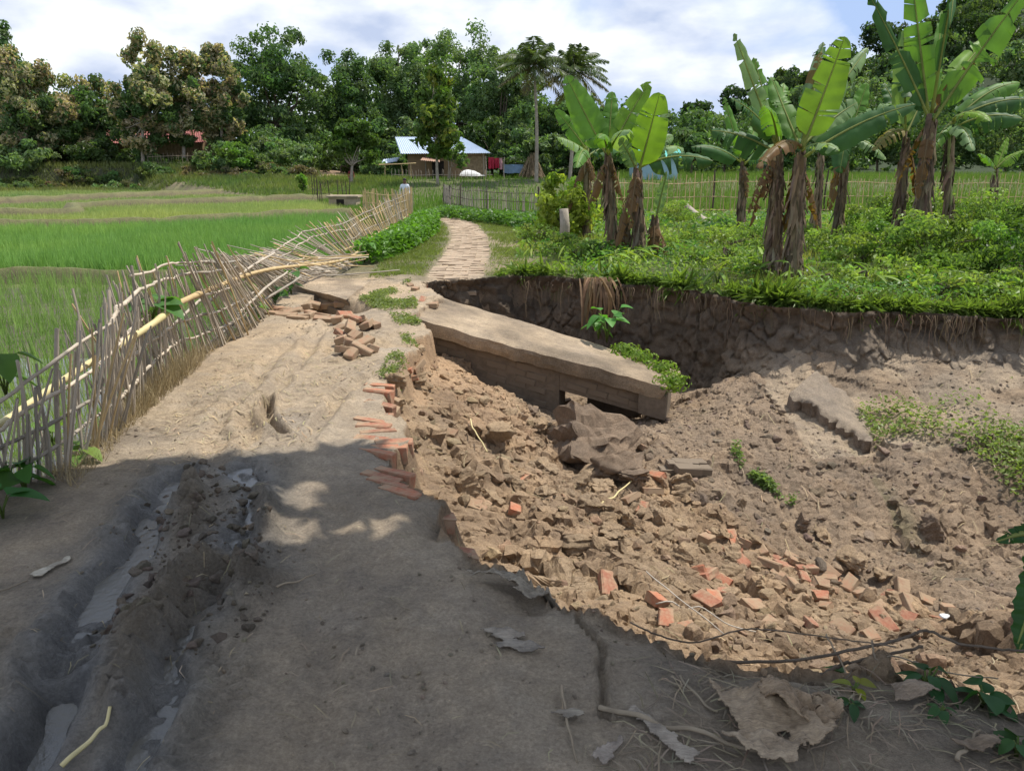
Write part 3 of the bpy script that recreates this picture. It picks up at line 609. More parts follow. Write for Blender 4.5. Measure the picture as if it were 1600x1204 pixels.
for i, (V, F) in enumerate(CGb):
    for cc in ((.41, .30, .19), (.25, .185, .13)):
        cv_ = np.clip(np.array(cc)*(1+fbm(V[:, 0], V[:, 1]+V[:, 2], 2, 3, i)[:, None]*.5), 0, 1)
        CMe.append(mesh_np('clod', V, [F], cv_, None, i % 2 == 0)); CMe[-1].materials.append(M_soil)
def clod(px, py, s, tanq, label, group=None, up=.25, flat=.7, rz=None, ix_=None):
    p = hit(px, py); me = CMe[2*(random.randrange(6) if ix_ is None else ix_) + (0 if tanq else 1)]
    o = bpy.data.objects.new('soil_clod', me); col.objects.link(o); o.location = (p[0], p[1], p[2]+s*up); o.scale = (s, s*.85, s*flat)
    o.rotation_euler = (random.uniform(-.4, .4)*(rz is None), random.uniform(-.4, .4)*(rz is None), random.uniform(0, 6) if rz is None else rz)
    return tag(o, label, 'clod', group)
clod(925, 715, .50, False, 'large dark reddish soil mass fallen in front of the culvert opening', None, .3, .85, .6, 1)
clod(965, 735, .30, False, 'dark soil lump leaning on the large mass under the deck end', None, .2, .7)
clod(778, 690, .17, True, 'pale block of soil on the slope left of the culvert', None, .5)
clod(735, 765, .20, True, 'flat plate of pale soil on the upper tan slope', None, .15, .4)
clod(990, 750, .16, False, 'grey flat stone beside the dark hollow under the deck', None, .3, .5)
clod(1320, 880, .14, True, 'pale sandy lump among the spilled bricks', None, .35, .7)
clod(1380, 905, .10, True, 'smaller pale sandy lump right of the spilled bricks', None, .35, .7)
clod(1090, 780, .07, False, 'dark rounded clod below the grey brick block', None, .4)
clod(1460, 835, .16, False, 'big dark clod below the green weeds on the slope', None, .3, .5)
clod(905, 850, .17, True, 'long tan clod in the middle of the rubble slope', None, .2, .5)
tl = random.Random(5)
for i in range(70):
    t_ = tl.random(); px = 640+760*t_+tl.uniform(-60, 60); py = 620+360*t_+tl.uniform(-70, 90)
    p = hit(px, py)
    if not inpit(p[:1], p[1:2])[0]: continue
    clod(px, py, tl.uniform(.04, .12)*(.6+p[1]*.07), py > 590+.42*(px-640)-20, 'angular tan clod lying on the crumbled rubble slope', 'clods on the rubble slope', .3)
def clod_field(name, n, poly, smin, smax, colr, sd, label, geo=CGs, filt=None, sink=.25, power=3):
    r = np.random.default_rng(sd); poly = np.array(poly); lo, hi = poly.min(0), poly.max(0); P = r.uniform(lo, hi, (n*4, 2)); P = P[inpoly(P[:, 0], P[:, 1], [tuple(a) for a in poly])]
    if filt is not None: P = P[filt(P[:, 0], P[:, 1])]
    P = P[:n]; m = len(P); S = smin+(smax-smin)*r.random(m)**power; z = gh(P[:, 0], P[:, 1]); mb = MB(); gi = r.integers(0, len(geo), m)
    cj = jit(colr, m, .25, r, .05)
    for g in range(len(geo)):
        V0, F0 = geo[g]; k = np.where(gi == g)[0]
        if not len(k): continue
        q = nrm(r.normal(size=(len(k), 4))); w0, x0, y0, z0 = q.T
        R = np.stack([1-2*(y0*y0+z0*z0), 2*(x0*y0-w0*z0), 2*(x0*z0+w0*y0), 2*(x0*y0+w0*z0), 1-2*(x0*x0+z0*z0), 2*(y0*z0-w0*x0), 2*(x0*z0-w0*y0), 2*(y0*z0+w0*x0), 1-2*(x0*x0+y0*y0)], -1).reshape(-1, 3, 3)
        V = np.einsum('nij,vj->nvi', R, V0)*S[k][:, None, None]; V[..., 2] *= .8
        V += np.stack([P[k, 0], P[k, 1], z[k]+S[k]*(.5-sink)], -1)[:, None]
        F = F0[None]+(np.arange(len(k))*len(V0))[:, None, None]
        mb.add(V.reshape(-1, 3), F.reshape(-1, 3), np.repeat(cj[k], len(V0), 0))
    return kind(mb.build(name, M_soil, None, smooth=False), 'stuff', label)
def tanq(x, y): return inpit(x, y) & inpoly(x, y, [(-1.6, 1), (-1.6, 7), P2(620, 560, -.5), P2(760, 560, -.8), (-.1, 8.0), (.6, 7.3), (.75, 6.5), tuple(at(1000, 770, 6.4)[:2]), tuple(at(1200, 850, 5.55)[:2]), tuple(at(1300, 895, 5.3)[:2]), tuple(at(1460, 955, 4.8)[:2]), (4, 3.5), (5, 1)])
clod_field('rubble', 1000, [(-1.2, 2), (4.5, 2), (4.5, 9), (-1.2, 9)], .012, .085, (.40, .285, .18), 1, 'loose tan soil rubble spilling down the pit', CG, tanq)
clod_field('rubble', 6500, [(-1.2, 2), (4.5, 2), (4.5, 9), (-1.2, 9)], .004, .024, (.42, .31, .2), 2, 'fine tan soil crumbs in the pit', CGs, tanq)
clod_field('rubble', 800, [(.5, 4), (7, 4), (7, 11), (.5, 11)], .012, .075, (.27, .205, .15), 3, 'loose dark soil rubble on the pit slope', CG, lambda x, y: inpit(x, y) & ~tanq(x, y) & ~((x > 2.9) & (y > 7.1)), .35)
clod_field('rubble', 3600, [(.5, 4), (7, 4), (7, 11), (.5, 11)], .006, .03, (.29, .225, .165), 4, 'fine dark soil crumbs on the pit slope', CGs, lambda x, y: inpit(x, y) & ~tanq(x, y))
clod_field('mud_lumps', 450, [P2(120, 1010), P2(240, 760), P2(300, 735), P2(420, 740), P2(430, 960), P2(330, 1040)], .006, .035, (.19, .155, .115), 5, 'wet mud lumps thrown up beside the ruts', CG, None, .35)
clod_field('soil_crumbs', 7000, [(-2.5, 1.6), (1.2, 1.6), (0, 3), (-.6, 4), (-1.2, 9.5), (-3, 9.5), (-2.4, 5)], .0012, .017, (.36, .295, .215), 6, 'dry soil crumbs strewn over the road', CGs, lambda x, y: (~inpit(x, y)) & (vnoise(x*57.3, y*61.7, 3) < np.clip(.12+2.2*fbm(x, y, 2.3, 4, 77), .03, 1)), .3, 6)
# slumped soil plate on the right slope
pl = MB(); T0, T1, T2, T3 = at(1232, 612, DS(8.6)), at(1362, 690, DS(7.6)), at(1372, 655, DS(8.2)), at(1275, 575, DS(9.0))
P = grid_patch(pl, T0, T1, T2, T3, 40, 14, .05, 12, (.35, .285, .215), .08)
E_ = P[:, 0]; Vb = np.concatenate([E_, E_-[0, 0, .10]+fbm(np.arange(40.)*.3, np.zeros(40), 1, 3, 2)[:, None]*[.1, .1, 0.2], E_-[.03, -.12, .42]]); k = np.arange(39)
for r_ in (0, 1): pl.add(Vb, np.stack([k+40*r_, k+40*(r_+1), k+1+40*(r_+1), k+1+40*r_], -1), (.28, .22, .165))  # side faces coloured darker than the top, painted shade
R_ = P[-1]; Vb = np.concatenate([R_, R_-[0, 0, .5]]); k = np.arange(13); pl.add(Vb, np.stack([k, k+14, k+15, k+1], -1), (.3, .24, .18))
tag(pl.build('slumped_soil_plate', M_soil), 'overhanging plate of slumped soil on the right slope of the pit', 'soil plate')
# ------------------------------------------------------------------ bamboo fences
def stick_mesh(name, m, bend=.03, k=5, taper=.75, nodes=False, seed=0):
    r = random.Random(seed); n = 9 if nodes else 5; t = np.linspace(0, 1, n); P = np.stack([np.sin(t*math.pi)*bend*r.uniform(-1, 1)+r.uniform(-.2, .2)*bend*np.sin(t*6.3), np.sin(t*math.pi)*bend*r.uniform(-1, 1), t], 1)
    # unit length along z; thickness is set per object through x/y scale, so bend is in thickness units
    V, F, F3 = tube(np.stack([P[:, 0]*0, P[:, 1]*0, t], 1), np.linspace(1, taper, n)*(1+(.12*(np.arange(n) % 2) if nodes else 0)), k)
    V[:, 0] += np.interp(V[:, 2], t, P[:, 0])*60; V[:, 1] += np.interp(V[:, 2], t, P[:, 1])*60
    me = mesh_np(name, V, [F, F3], None, None, True); me.materials.append(m); return me
ST = {m.name: [stick_mesh('picket', m, .03, seed=i) for i in range(6)] for m in (M_bamboo, M_bamboo_tan, M_darkstick, M_twig)}
def stick(name, a, b, r, m, parent=None):
    a = np.asarray(a, float); b = np.asarray(b, float); d = b-a
    o = bpy.data.objects.new(name, random.choice(ST[m.name])); col.objects.link(o)
    o.rotation_mode = 'QUATERNION'; o.rotation_quaternion = Vector(d).to_track_quat('Z', 'Y')
    o.scale = (r, r, np.linalg.norm(d)); o.location = Vector(a) - (parent.location if parent else Vector((0, 0, 0))); o.parent = parent
    return o
def rail(name, P, r, m, parent, n=None):
    mb = MB(); P = np.asarray(P, float); n = n or len(P)*3; S = spline(P, n); S = S + rng.normal(0, r*.35, S.shape)
    add_tube(mb, S, r*np.linspace(1.1, .8, n)*(1+.1*(np.arange(n) % 3 == 0)), 6)
    return mb.build(name, m, parent)
# near fence: stations (foot in the picture, top in the picture, how far the top leans towards the camera)
FT = [(-60, 615, 0), (0, 590, 0), (98, 505, .0), (165, 458, .05), (205, 415, .1), (238, 404, .3), (272, 396, .5), (310, 394, .7), (342, 400, .9), (368, 402, 1.0), (398, 402, 1.0), (425, 388, .9), (445, 373, .8), (470, 358, .6), (503, 350, .4), (534, 345, .2), (560, 330, .1), (600, 312, 0), (632, 300, 0), (641, 296, 0)]
fB = np.array([G(px, py, 0) for px, py in FENCE_B]); fB[:, 2] = [gh(p[0], p[1])-.03 for p in fB]
for i in (9, 10, 11, 12, 13): fB[i, 2] = max(fB[i, 2], .06)
fT = np.array([at(t[0], t[1], fB[i][1]-t[2]) for i, t in enumerate(FT)])
fen = empty('bamboo_fence', fB[1], 'long woven bamboo fence along the road, collapsed in its middle', 'fence')
def fpos(s): return spline_at(fB, s), spline_at(fT, s)
def spline_at(P, s):
    i = int(min(max(math.floor(s), 0), len(P)-2)); f = s-i; return P[i]*(1-f)+P[i+1]*f
s = 0.0; cnt = 0
while s < 18.95:
    b, t = fpos(s); nxt, _ = fpos(min(s+.05, 19)); sp = np.linalg.norm(nxt-b)/.05+.02
    std = 6 > s
    h = random.uniform(.66, 1.0) if std else random.uniform(.88, 1.1)
    fl = 8.5 < s < 12.5
    j = np.array([random.gauss(0, .05), random.gauss(0, .05), random.gauss(0, .015)])*(1.0 if std else .7)
    b2 = b+j*[.4, .4, 1]+[random.uniform(-.035, .035), random.uniform(-.035, .035), random.uniform(0, .05) if fl else 0]; t2 = b+(t-b)*h+j*2.0
    m = M_bamboo_tan if (s > 13.5 and random.random() < .75) or random.random() < .12 else M_bamboo
    if s > 5 or random.random() < .93: stick('picket', b2, t2, random.uniform(.006, .0105)*(1.25 if s > 13 else 1.0), m, fen); cnt += 1
    s += (.021 if s < 5 else .030 if s < 13 else .055)/sp*random.uniform(.5, 1.5)*1.08
for fr, s0, s1 in ((.22, 0, 8.2), (.40, 0, 9.5), (.58, 0, 18.9), (.80, 0, 18.9), (.92, 4, 18.9), (.25, 12.5, 18.9), (.4, 12.6, 18.9)):
    pts = []
    for q in np.arange(s0, s1+.01, .5):
        b, t = fpos(q); pts.append(b+(t-b)*(fr+random.uniform(-.018, .018))+[random.uniform(-.012, .02), random.uniform(-.03, 0), 0])
    for c0 in range(0, len(pts)-3, 6): rail('rail', pts[c0:c0+9], random.uniform(.009, .013), M_bamboo_tan if s0 > 10 else M_bamboo, fen)
for s_ in (.6, 1.9, 3.1, 4.0): b, t = fpos(s_); stick('post', b-[0, 0, .1], b+(t-b)*1.0, .016, M_bamboo, fen)
for i in range(46):          # loose woven sticks lying across the fallen part
    a = at(random.uniform(330, 520), random.uniform(398, 440), random.uniform(9.6, 11.8)); a[2] = max(a[2], .12)
    ang_ = random.choice([random.gauss(2.7, .2), random.gauss(.5, .25)]); d = np.array([math.cos(ang_), math.sin(ang_)*.6, random.uniform(-.05, .12)])*random.uniform(.5, 1.3)
    stick('picket', a, a+d, random.uniform(.006, .011), M_bamboo if i % 3 else M_bamboo_tan, fen)
for a, b in (((366, 500), (450, 425)), ((300, 560), (470, 432)), ((330, 470), (430, 395)), ((260, 520), (380, 420))):
    pa = at(*a, fB[7][1]); pb = at(*b, fB[9][1]-.3); rail('rail', [pa, (pa+pb)/2+[0, 0, .05], pb], .015, M_bamboo, fen)
pp = [at(-70, 705, 3.2), at(0, 663, 3.7), at(120, 580, 4.4), at(240, 505, 5.3), at(275, 473, 5.9), at(335, 449, 7.0), at(420, 421, 8.9), at(540, 405, 11.6), at(575, 375, 13.6)]
pm = MB(); S_ = spline(pp[:5], 26); add_tube(pm, S_, np.linspace(.019, .024, 26)*(1+.16*(np.arange(26) % 5 == 0)), 9); tag(pm.build('bamboo_pole', M_pole), 'thick pale yellow bamboo pole leaning along the near fence', 'pole')
pm = MB(); S_ = spline([at(262, 482, 5.75)] + pp[5:], 30); add_tube(pm, S_, np.linspace(.024, .017, 30)*(1+.16*(np.arange(30) % 5 == 0)), 9); tag(pm.build('bamboo_pole', M_bamboo_tan), 'long curved bamboo pole lying over the collapsed fence', 'pole')
def fence2(name_label, pts, hgt, sp, m, rails, group=None, r=.012, rr=.014, post=None, rm=None, hj=.12):
    pts = np.array(pts, float); seg = np.linalg.norm(np.diff(pts, axis=0), axis=1); Lt = seg.sum(); cum = np.r_[0, np.cumsum(seg)]
    def pa(s): i = min(np.searchsorted(cum, s, 'right')-1, len(seg)-1); f = (s-cum[i])/seg[i]; p = pts[i]*(1-f)+pts[i+1]*f; return np.array([p[0], p[1], gh(p[0], p[1])-.05])
    e = empty('bamboo_fence', pa(Lt/2), name_label, 'fence', group); s = 0
    while s < Lt:
        p = pa(s); stick('picket', p, p+[random.gauss(0, .04), random.gauss(0, .04), hgt*random.uniform(1-hj, 1+hj)], r*random.uniform(.8, 1.2), m, e); s += sp*random.uniform(.6, 1.4)
    for f in rails:
        ss = np.linspace(0, Lt, max(4, int(Lt/1.2))); rail('rail', [pa(q)+[0, -.03, hgt*f+random.uniform(-.04, .04)] for q in ss], rr, rm or m, e, len(ss)*2)
    if post:
        for q in np.arange(.3, Lt, post): stick('post', pa(q), pa(q)+[0, 0, hgt*1.15], r*2.3, M_darkstick, e)
    return e
fence2('short tan fence turning away behind the standing bamboo fence', [G(643, 345)[:2], G(560, 332)[:2]+[0, 1.0]], 1.0, .1, M_bamboo_tan, (.3, .6, .92), r=.014)
fence2('weathered stick fence beyond the bend of the brick path', [G(640, 325)[:2]+[1.2, 5], G(694, 309)[:2], G(744, 321)[:2], G(846, 333)[:2]], 1.0, .14, M_bamboo, (.25, .6, .92), r=.016, post=4.5, rm=M_darkstick)
fence2('long slatted bamboo fence running behind the banana plants', [G(922, 326)[:2], G(1150, 322)[:2], G(1380, 320)[:2], G(1700, 322)[:2]], 1.55, .235, M_bamboo_tan, (.12, .45, .82), r=.018, rr=.016, post=5.0, hj=.10)
hY = 64.0
fence2('low stake fence in front of the tin roofed house', [at(612, 275, hY-3)[:2], at(770, 275, hY-3)[:2]], .75, .3, M_bamboo, (.5,), r=.02, rr=.02)
fence2('sparse stake fence beside the far clay path', [G(488, 302)[:2], G(503, 310)[:2], G(515, 312)[:2], G(548, 305)[:2]], 1.3, 1.5, M_darkstick, (.55,), r=.03, rr=.012)
fence2('rough stick fence below the red roofed house', [at(235, 278, 66)[:2], at(330, 278, 66)[:2]], 1.0, .28, M_twig, (.3, .8), r=.025, rr=.025)
fence2('dry stake fence under the far left trees', [at(18, 262, 68)[:2], at(80, 262, 68)[:2]], 1.6, .3, M_twig, (.5,), r=.03, rr=.025)
# ------------------------------------------------------------------ houses
M_tin = simple('tin_roof', (.62, .70, .80), (.50, .58, .68), .6, .38, .2, .01, .5, metal=.35)
M_rust = simple('rusty_tin', (.42, .27, .19), (.28, .17, .12), 3, .7, .3, .01)
M_mud = simple('mud_wall', (.30, .205, .12), (.21, .145, .085), 1.5, .95, .4, .02, .1)
M_thatch = simple('thatch', (.36, .27, .17), (.20, .15, .09), 5, .95, .9, .05, .1)
M_dark = simple('dark_opening', (.03, .025, .02), (.015, .012, .01), 4)
M_redroof = simple('red_roof', (.34, .12, .10), (.24, .09, .08), 1.5, .7, .3, .02, .2)
M_teal = simple('teal_sheet', (.16, .52, .44), (.12, .44, .38), 1.0, .5, .2, .01, .4)
M_paleblue = simple('pale_blue_wall', (.36, .52, .56), (.28, .42, .47), 1.2)
M_cloth = {n: simple(n, c, tuple(x*.75 for x in c), 6, .9) for n, c in (('red_cloth', (.42, .03, .06)), ('pink_cloth', (.62, .34, .36)), ('white_cloth', (.74, .73, .70)), ('blue_tarp', (.20, .30, .42)))}
def px_m(Y): return Y/FPX/ (CP+.28*SP)*1.0
def corr_roof(mb, a, b, c, d, n=46, amp=.025, c_=(1, 1, 1)):
    """corrugated sheet: eave a->b, ridge d->c"""
    a, b, c, d = map(np.asarray, (a, b, c, d)); up = nrm(np.cross(b-a, d-a)); u = np.linspace(0, 1, n*2+1); z = amp*np.where(np.arange(n*2+1) % 2, 1, -1)
    lo = a+(b-a)*u[:, None]+up*z[:, None]; hi = d+(c-d)*u[:, None]+up*z[:, None]; k = np.arange(n*2)
    V = np.concatenate([lo, hi, lo-up*.03, hi-up*.03]); q = len(u)
    mb.add(V, np.concatenate([np.stack([k, k+1, k+1+q, k+q], -1), np.stack([k+2*q, k+3*q, k+1+3*q, k+1+2*q], -1), np.stack([k, k+2*q, k+1+2*q, k+1], -1), np.stack([k+q, k+q+1, k+3*q+1, k+3*q], -1)]), c_)
Y0 = hY; e0 = at(626, 240, Y0-.3); e1 = at(768, 239, Y0-.3); rl = at(617, 214, Y0+2.4); rr_ = at(722, 214, Y0+2.4)
bz = at(690, 277, Y0)[2]-.1
hs = empty('mud_house', (e0[0]+3.5, Y0+2, bz), 'brown mud walled house with bluish tin roof behind the stake fence', 'house')
rf = MB(); corr_roof(rf, e0, e1, rr_, rl, 40); bk = np.array([0, 5.2, 0])
corr_roof(rf, e1+bk, e0+bk, rl+[0, .02, 0], rr_+[0, .02, 0], 40); roof = rf.build('roof', M_tin, hs, smooth=False)
hp = MB(); hp.add(np.array([e1, e1+bk, rr_]), np.array([[0, 1, 2]])); hp.build('hip_sheet', M_tin, hs, smooth=False)
wx0, wx1 = at(636, 250, Y0)[0], at(757, 250, Y0)[0]; zt = e0[2]+.02
wl = MB(); add_box(wl, wx0, wx1, Y0+.35, Y0+4.4, bz, zt); gz = rl[2]-.12
wl.add(np.array([[wx0, Y0+.36, zt], [wx0, Y0+4.38, zt], [wx0, Y0+2.4, gz]]), np.array([[0, 2, 1]])); wl.build('wall', M_mud, hs, smooth=False)
op = MB(); x = at(629, 250, Y0)[0]; add_box(op, wx0-.02, wx0+.05, Y0+1.2, Y0+1.8, bz+.9, bz+1.6); ww_ = op.build('window', M_dark, hs, smooth=False); fm_ = MB(); add_box(fm_, wx0-.05, wx0+.02, Y0+1.12, Y0+1.88, bz+1.6, bz+1.68); add_box(fm_, wx0-.05, wx0+.02, Y0+1.12, Y0+1.88, bz+.82, bz+.9); fo_ = fm_.build('frame', M_bark, None, smooth=False); fo_.parent = ww_; fo_.location = hs.location
op = MB(); dx = at(684, 250, Y0)[0]; add_box(op, dx-.5, dx+.45, Y0+.30, Y0+.4, bz, bz+1.35); op.build('door', M_dark, hs, smooth=False)
op = MB(); dx = at(742, 250, Y0)[0]; add_box(op, dx-.9, dx+.8, Y0+.29, Y0+.38, bz+.05, bz+1.75); op.build('plank_panel', M_thatch, hs, smooth=False)
for px in (664, 700, 755): p = at(px, 250, Y0); stick('post', (p[0], Y0+.05, bz), (p[0], Y0+.05, zt), .05, M_bamboo, hs)
pr = MB(); a0, a1 = at(656, 250, Y0-1.2), at(687, 253, Y0-1.2); a0[2] -= 0; corr_roof(pr, a0, a1, a1+[-.1, 1.4, .25], a0+[.15, 1.4, .3], 10); pr.build('porch_roof', M_rust, hs, smooth=False)
pr = MB(); a0, a1 = at(595, 256, Y0+1.0), at(620, 252, Y0+1.6); corr_roof(pr, a0, a1, a1+[.1, 1.2, .35], a0+[0, 1.2, .35], 8); pr.build('lean_to_roof', M_tin, hs, smooth=False)
tr = empty('bamboo_rack', (at(615, 262, Y0-2)[0], Y0-2, bz), 'pale pole rack standing left of the house porch', 'rack')
a, b = at(592, 257.5, Y0-2), at(650, 255, Y0-2); stick('rail', a, b, .05, M_bamboo_tan, tr)
for px in (602, 627, 642): p = at(px, 256, Y0-2); stick('post', (p[0], Y0-2, gh(p[0], Y0-2)), (p[0], Y0-2, p[2]), .045, M_bamboo_tan, tr)
# laundry, tarps, thatch heap
def cloth(name, px0, py0, px1, py1, Y_, m, label, wav=4):
    a, b, c = at(px0, py0, Y_), at(px1, py0, Y_), at(px0, py1, Y_); u, v = np.meshgrid(np.linspace(0, 1, 25), np.linspace(0, 1, 9), indexing='ij'); Pn = a+(b-a)*u[..., None]+(c-a)*v[..., None]
    Pn[..., 1] += np.sin(u*wav*6.3)*.06*(.3+v)+fbm(u*4, v*4, 1, 3, 5)*.1; Pn[..., 2] -= .05*np.abs(np.sin(u*5))*v
    i, j = np.meshgrid(np.arange(24), np.arange(8), indexing='ij'); mb = MB(); mb.add(Pn.reshape(-1, 3), np.stack([i*9+j, (i+1)*9+j, (i+1)*9+j+1, i*9+j+1], -1).reshape(-1, 4))
    mb.add(Pn.reshape(-1, 3)+[0, .03, 0], np.stack([i*9+j, i*9+j+1, (i+1)*9+j+1, (i+1)*9+j], -1).reshape(-1, 4)); return tag(mb.build(name, m), label, 'cloth')
lY = hY-1.5
cloth('hanging_cloth', 763, 246, 772, 263, lY, M_cloth['red_cloth'], 'left dark red cloth hanging on the line by the house', 2)
cloth('hanging_cloth', 772.5, 247, 780, 262, lY, M_cloth['red_cloth'], 'right dark red cloth hanging next to the pink one', 2)
cloth('hanging_cloth', 780.5, 247, 785, 264, lY, M_cloth['pink_cloth'], 'narrow pink and white cloth at the end of the line', 1)
lr = empty('clothes_line', (at(773, 250, lY)[0], lY, gh(at(773, 250, lY)[0], lY)), 'clothes line on two thin posts right of the house', 'clothes line')
a, b = at(759, 245.5, lY), at(788, 246.5, lY); stick('line', a, b, .012, M_darkstick, lr)
for p in (a, b): stick('post', (p[0], lY, gh(p[0], lY)), p+[0, 0, .05], .045, M_bamboo, lr)
hp_ = MB(); c0 = at(738, 264, hY-2.2); u, v = np.meshgrid(np.linspace(0, 1, 30), np.linspace(0, 1, 12), indexing='ij'); hx_ = at(758, 264, hY-2.2)[0]-at(719, 264, hY-2.2)[0]
g0 = gh(c0[0], c0[1]); ht = (np.sin(np.clip(u*1.15, 0, 1)*math.pi)**.6*.42+.06)*(np.sin(v*math.pi)**.5)*(1.15-u*.6)+fbm(u*5, v*3, 1, 3, 9)*.12; Pn = np.stack([c0[0]+(u-.5)*hx_, c0[1]+(v-.5)*1.2, g0+.25+ht], -1)
i, j = np.meshgrid(np.arange(29), np.arange(11), indexing='ij'); hp_.add(Pn.reshape(-1, 3), np.stack([i*12+j, (i+1)*12+j, (i+1)*12+j+1, i*12+j+1], -1).reshape(-1, 4)); tag(hp_.build('tarp_cover', M_cloth['white_cloth']), 'white sheet thrown over a heap in front of the house', 'tarp')
cloth('tarp_screen', 786, 257, 818, 270, hY-1, M_cloth['blue_tarp'], 'grey blue tarp screen right of the hanging laundry', 1)
th = MB(); c0 = at(831, 268, hY-1.5); rt = np.random.default_rng(4)
for i in range(260):
    a_ = rt.uniform(0, 6.28); r_ = rt.uniform(.2, 1.1); p = np.array([c0[0]+math.cos(a_)*r_, c0[1]+math.sin(a_)*r_*.7, gh(c0[0], c0[1])+rt.uniform(0, .3)]); d = np.array([-math.cos(a_)*r_*.7, -math.sin(a_)*.5*r_, rt.uniform(.6, 1.7)])
    add_tube(th, [p, p+d*.5+rt.normal(0, .05, 3), p+d], [.025, .02, .01], 4, cap=False)
tag(th.build('thatch_heap', M_thatch), 'straggly heap of dry thatch beside the coconut trunk', 'heap')
# red roofed house in the trees on the left
Y1 = 72.; hl = empty('thatch_house', at(270, 252, Y1), 'red roofed house with woven mat walls among the left trees', 'house'); z0 = gh(at(270, 252, Y1)[0], Y1)
rf = MB(); corr_roof(rf, at(150, 224, Y1-.3), at(322, 222, Y1-.3), at(316, 191, Y1+3), at(160, 195, Y1+3), 50); rf.build('roof', M_redroof, hl, smooth=False)
wl = MB(); xa, xb = at(158, 240, Y1)[0], at(316, 240, Y1)[0]; zt = at(270, 221, Y1)[2]; add_box(wl, xa, xb, Y1+.3, Y1+4, z0-.2, zt-.02); wl.build('wall', M_mud, hl, smooth=False)
xc = at(256, 240, Y1)[0]; cols_ = 12
for i in range(cols_):
    for j in range(3):
        mb = MB(); w_ = (xb-xc)/cols_; h_ = (zt-z0-.3)/3; add_box(mb, xc+i*w_+.02, xc+(i+1)*w_-.02, Y1+.2+.03*((i+j) % 2), Y1+.29, z0+.2+j*h_, z0+.2+(j+1)*h_-.03); mb.build('mat_panel', M_thatch, hl, smooth=False)
st_ = MB(); add_box(st_, xa-.3, xb+.6, Y1-.8, Y1+.19, z0-.3, z0+.22); st_.build('plinth', simple('dark_earth', (.10, .075, .05)), hl, smooth=False)
# teal roofed building beyond the long fence
Yt = 60.; tb = empty('teal_building', at(1030, 262, Yt), 'low building with teal sheet roof behind the left banana cluster', 'building')
wl = MB(); xa, xb = at(996, 250, Yt)[0], at(1062, 250, Yt)[0]; zt = at(1030, 243, Yt)[2]; add_box(wl, xa, xb, Yt+.4, Yt+4, gh(xa, Yt)-.2, zt); wl.build('wall', M_paleblue, tb, smooth=False)
rf = MB(); corr_roof(rf, at(990, 246, Yt), at(1068, 246, Yt), at(1060, 229, Yt+2.2), at(1000, 229, Yt+2.2), 24); rf.build('roof', M_teal, tb, smooth=False)
# small brick culvert box at the paddy corner
kb = MB(); p0 = G(538, 322, -.2); add_box(kb, p0[0]-.7, p0[0]+.55, p0[1], p0[1]+1, -.6, .18); add_box(kb, p0[0]-.8, p0[0]+.65, p0[1]-.08, p0[1]+1.1, .183, .26); add_box(kb, p0[0]-.35, p0[0]+.0, p0[1]-.01, p0[1]+.4, -.3, .1, mi=1)
tag(kb.build('water_gate_box', [M_conc, M_dark], smooth=False), 'small square grey outlet box at the corner of the rice field', 'outlet box')
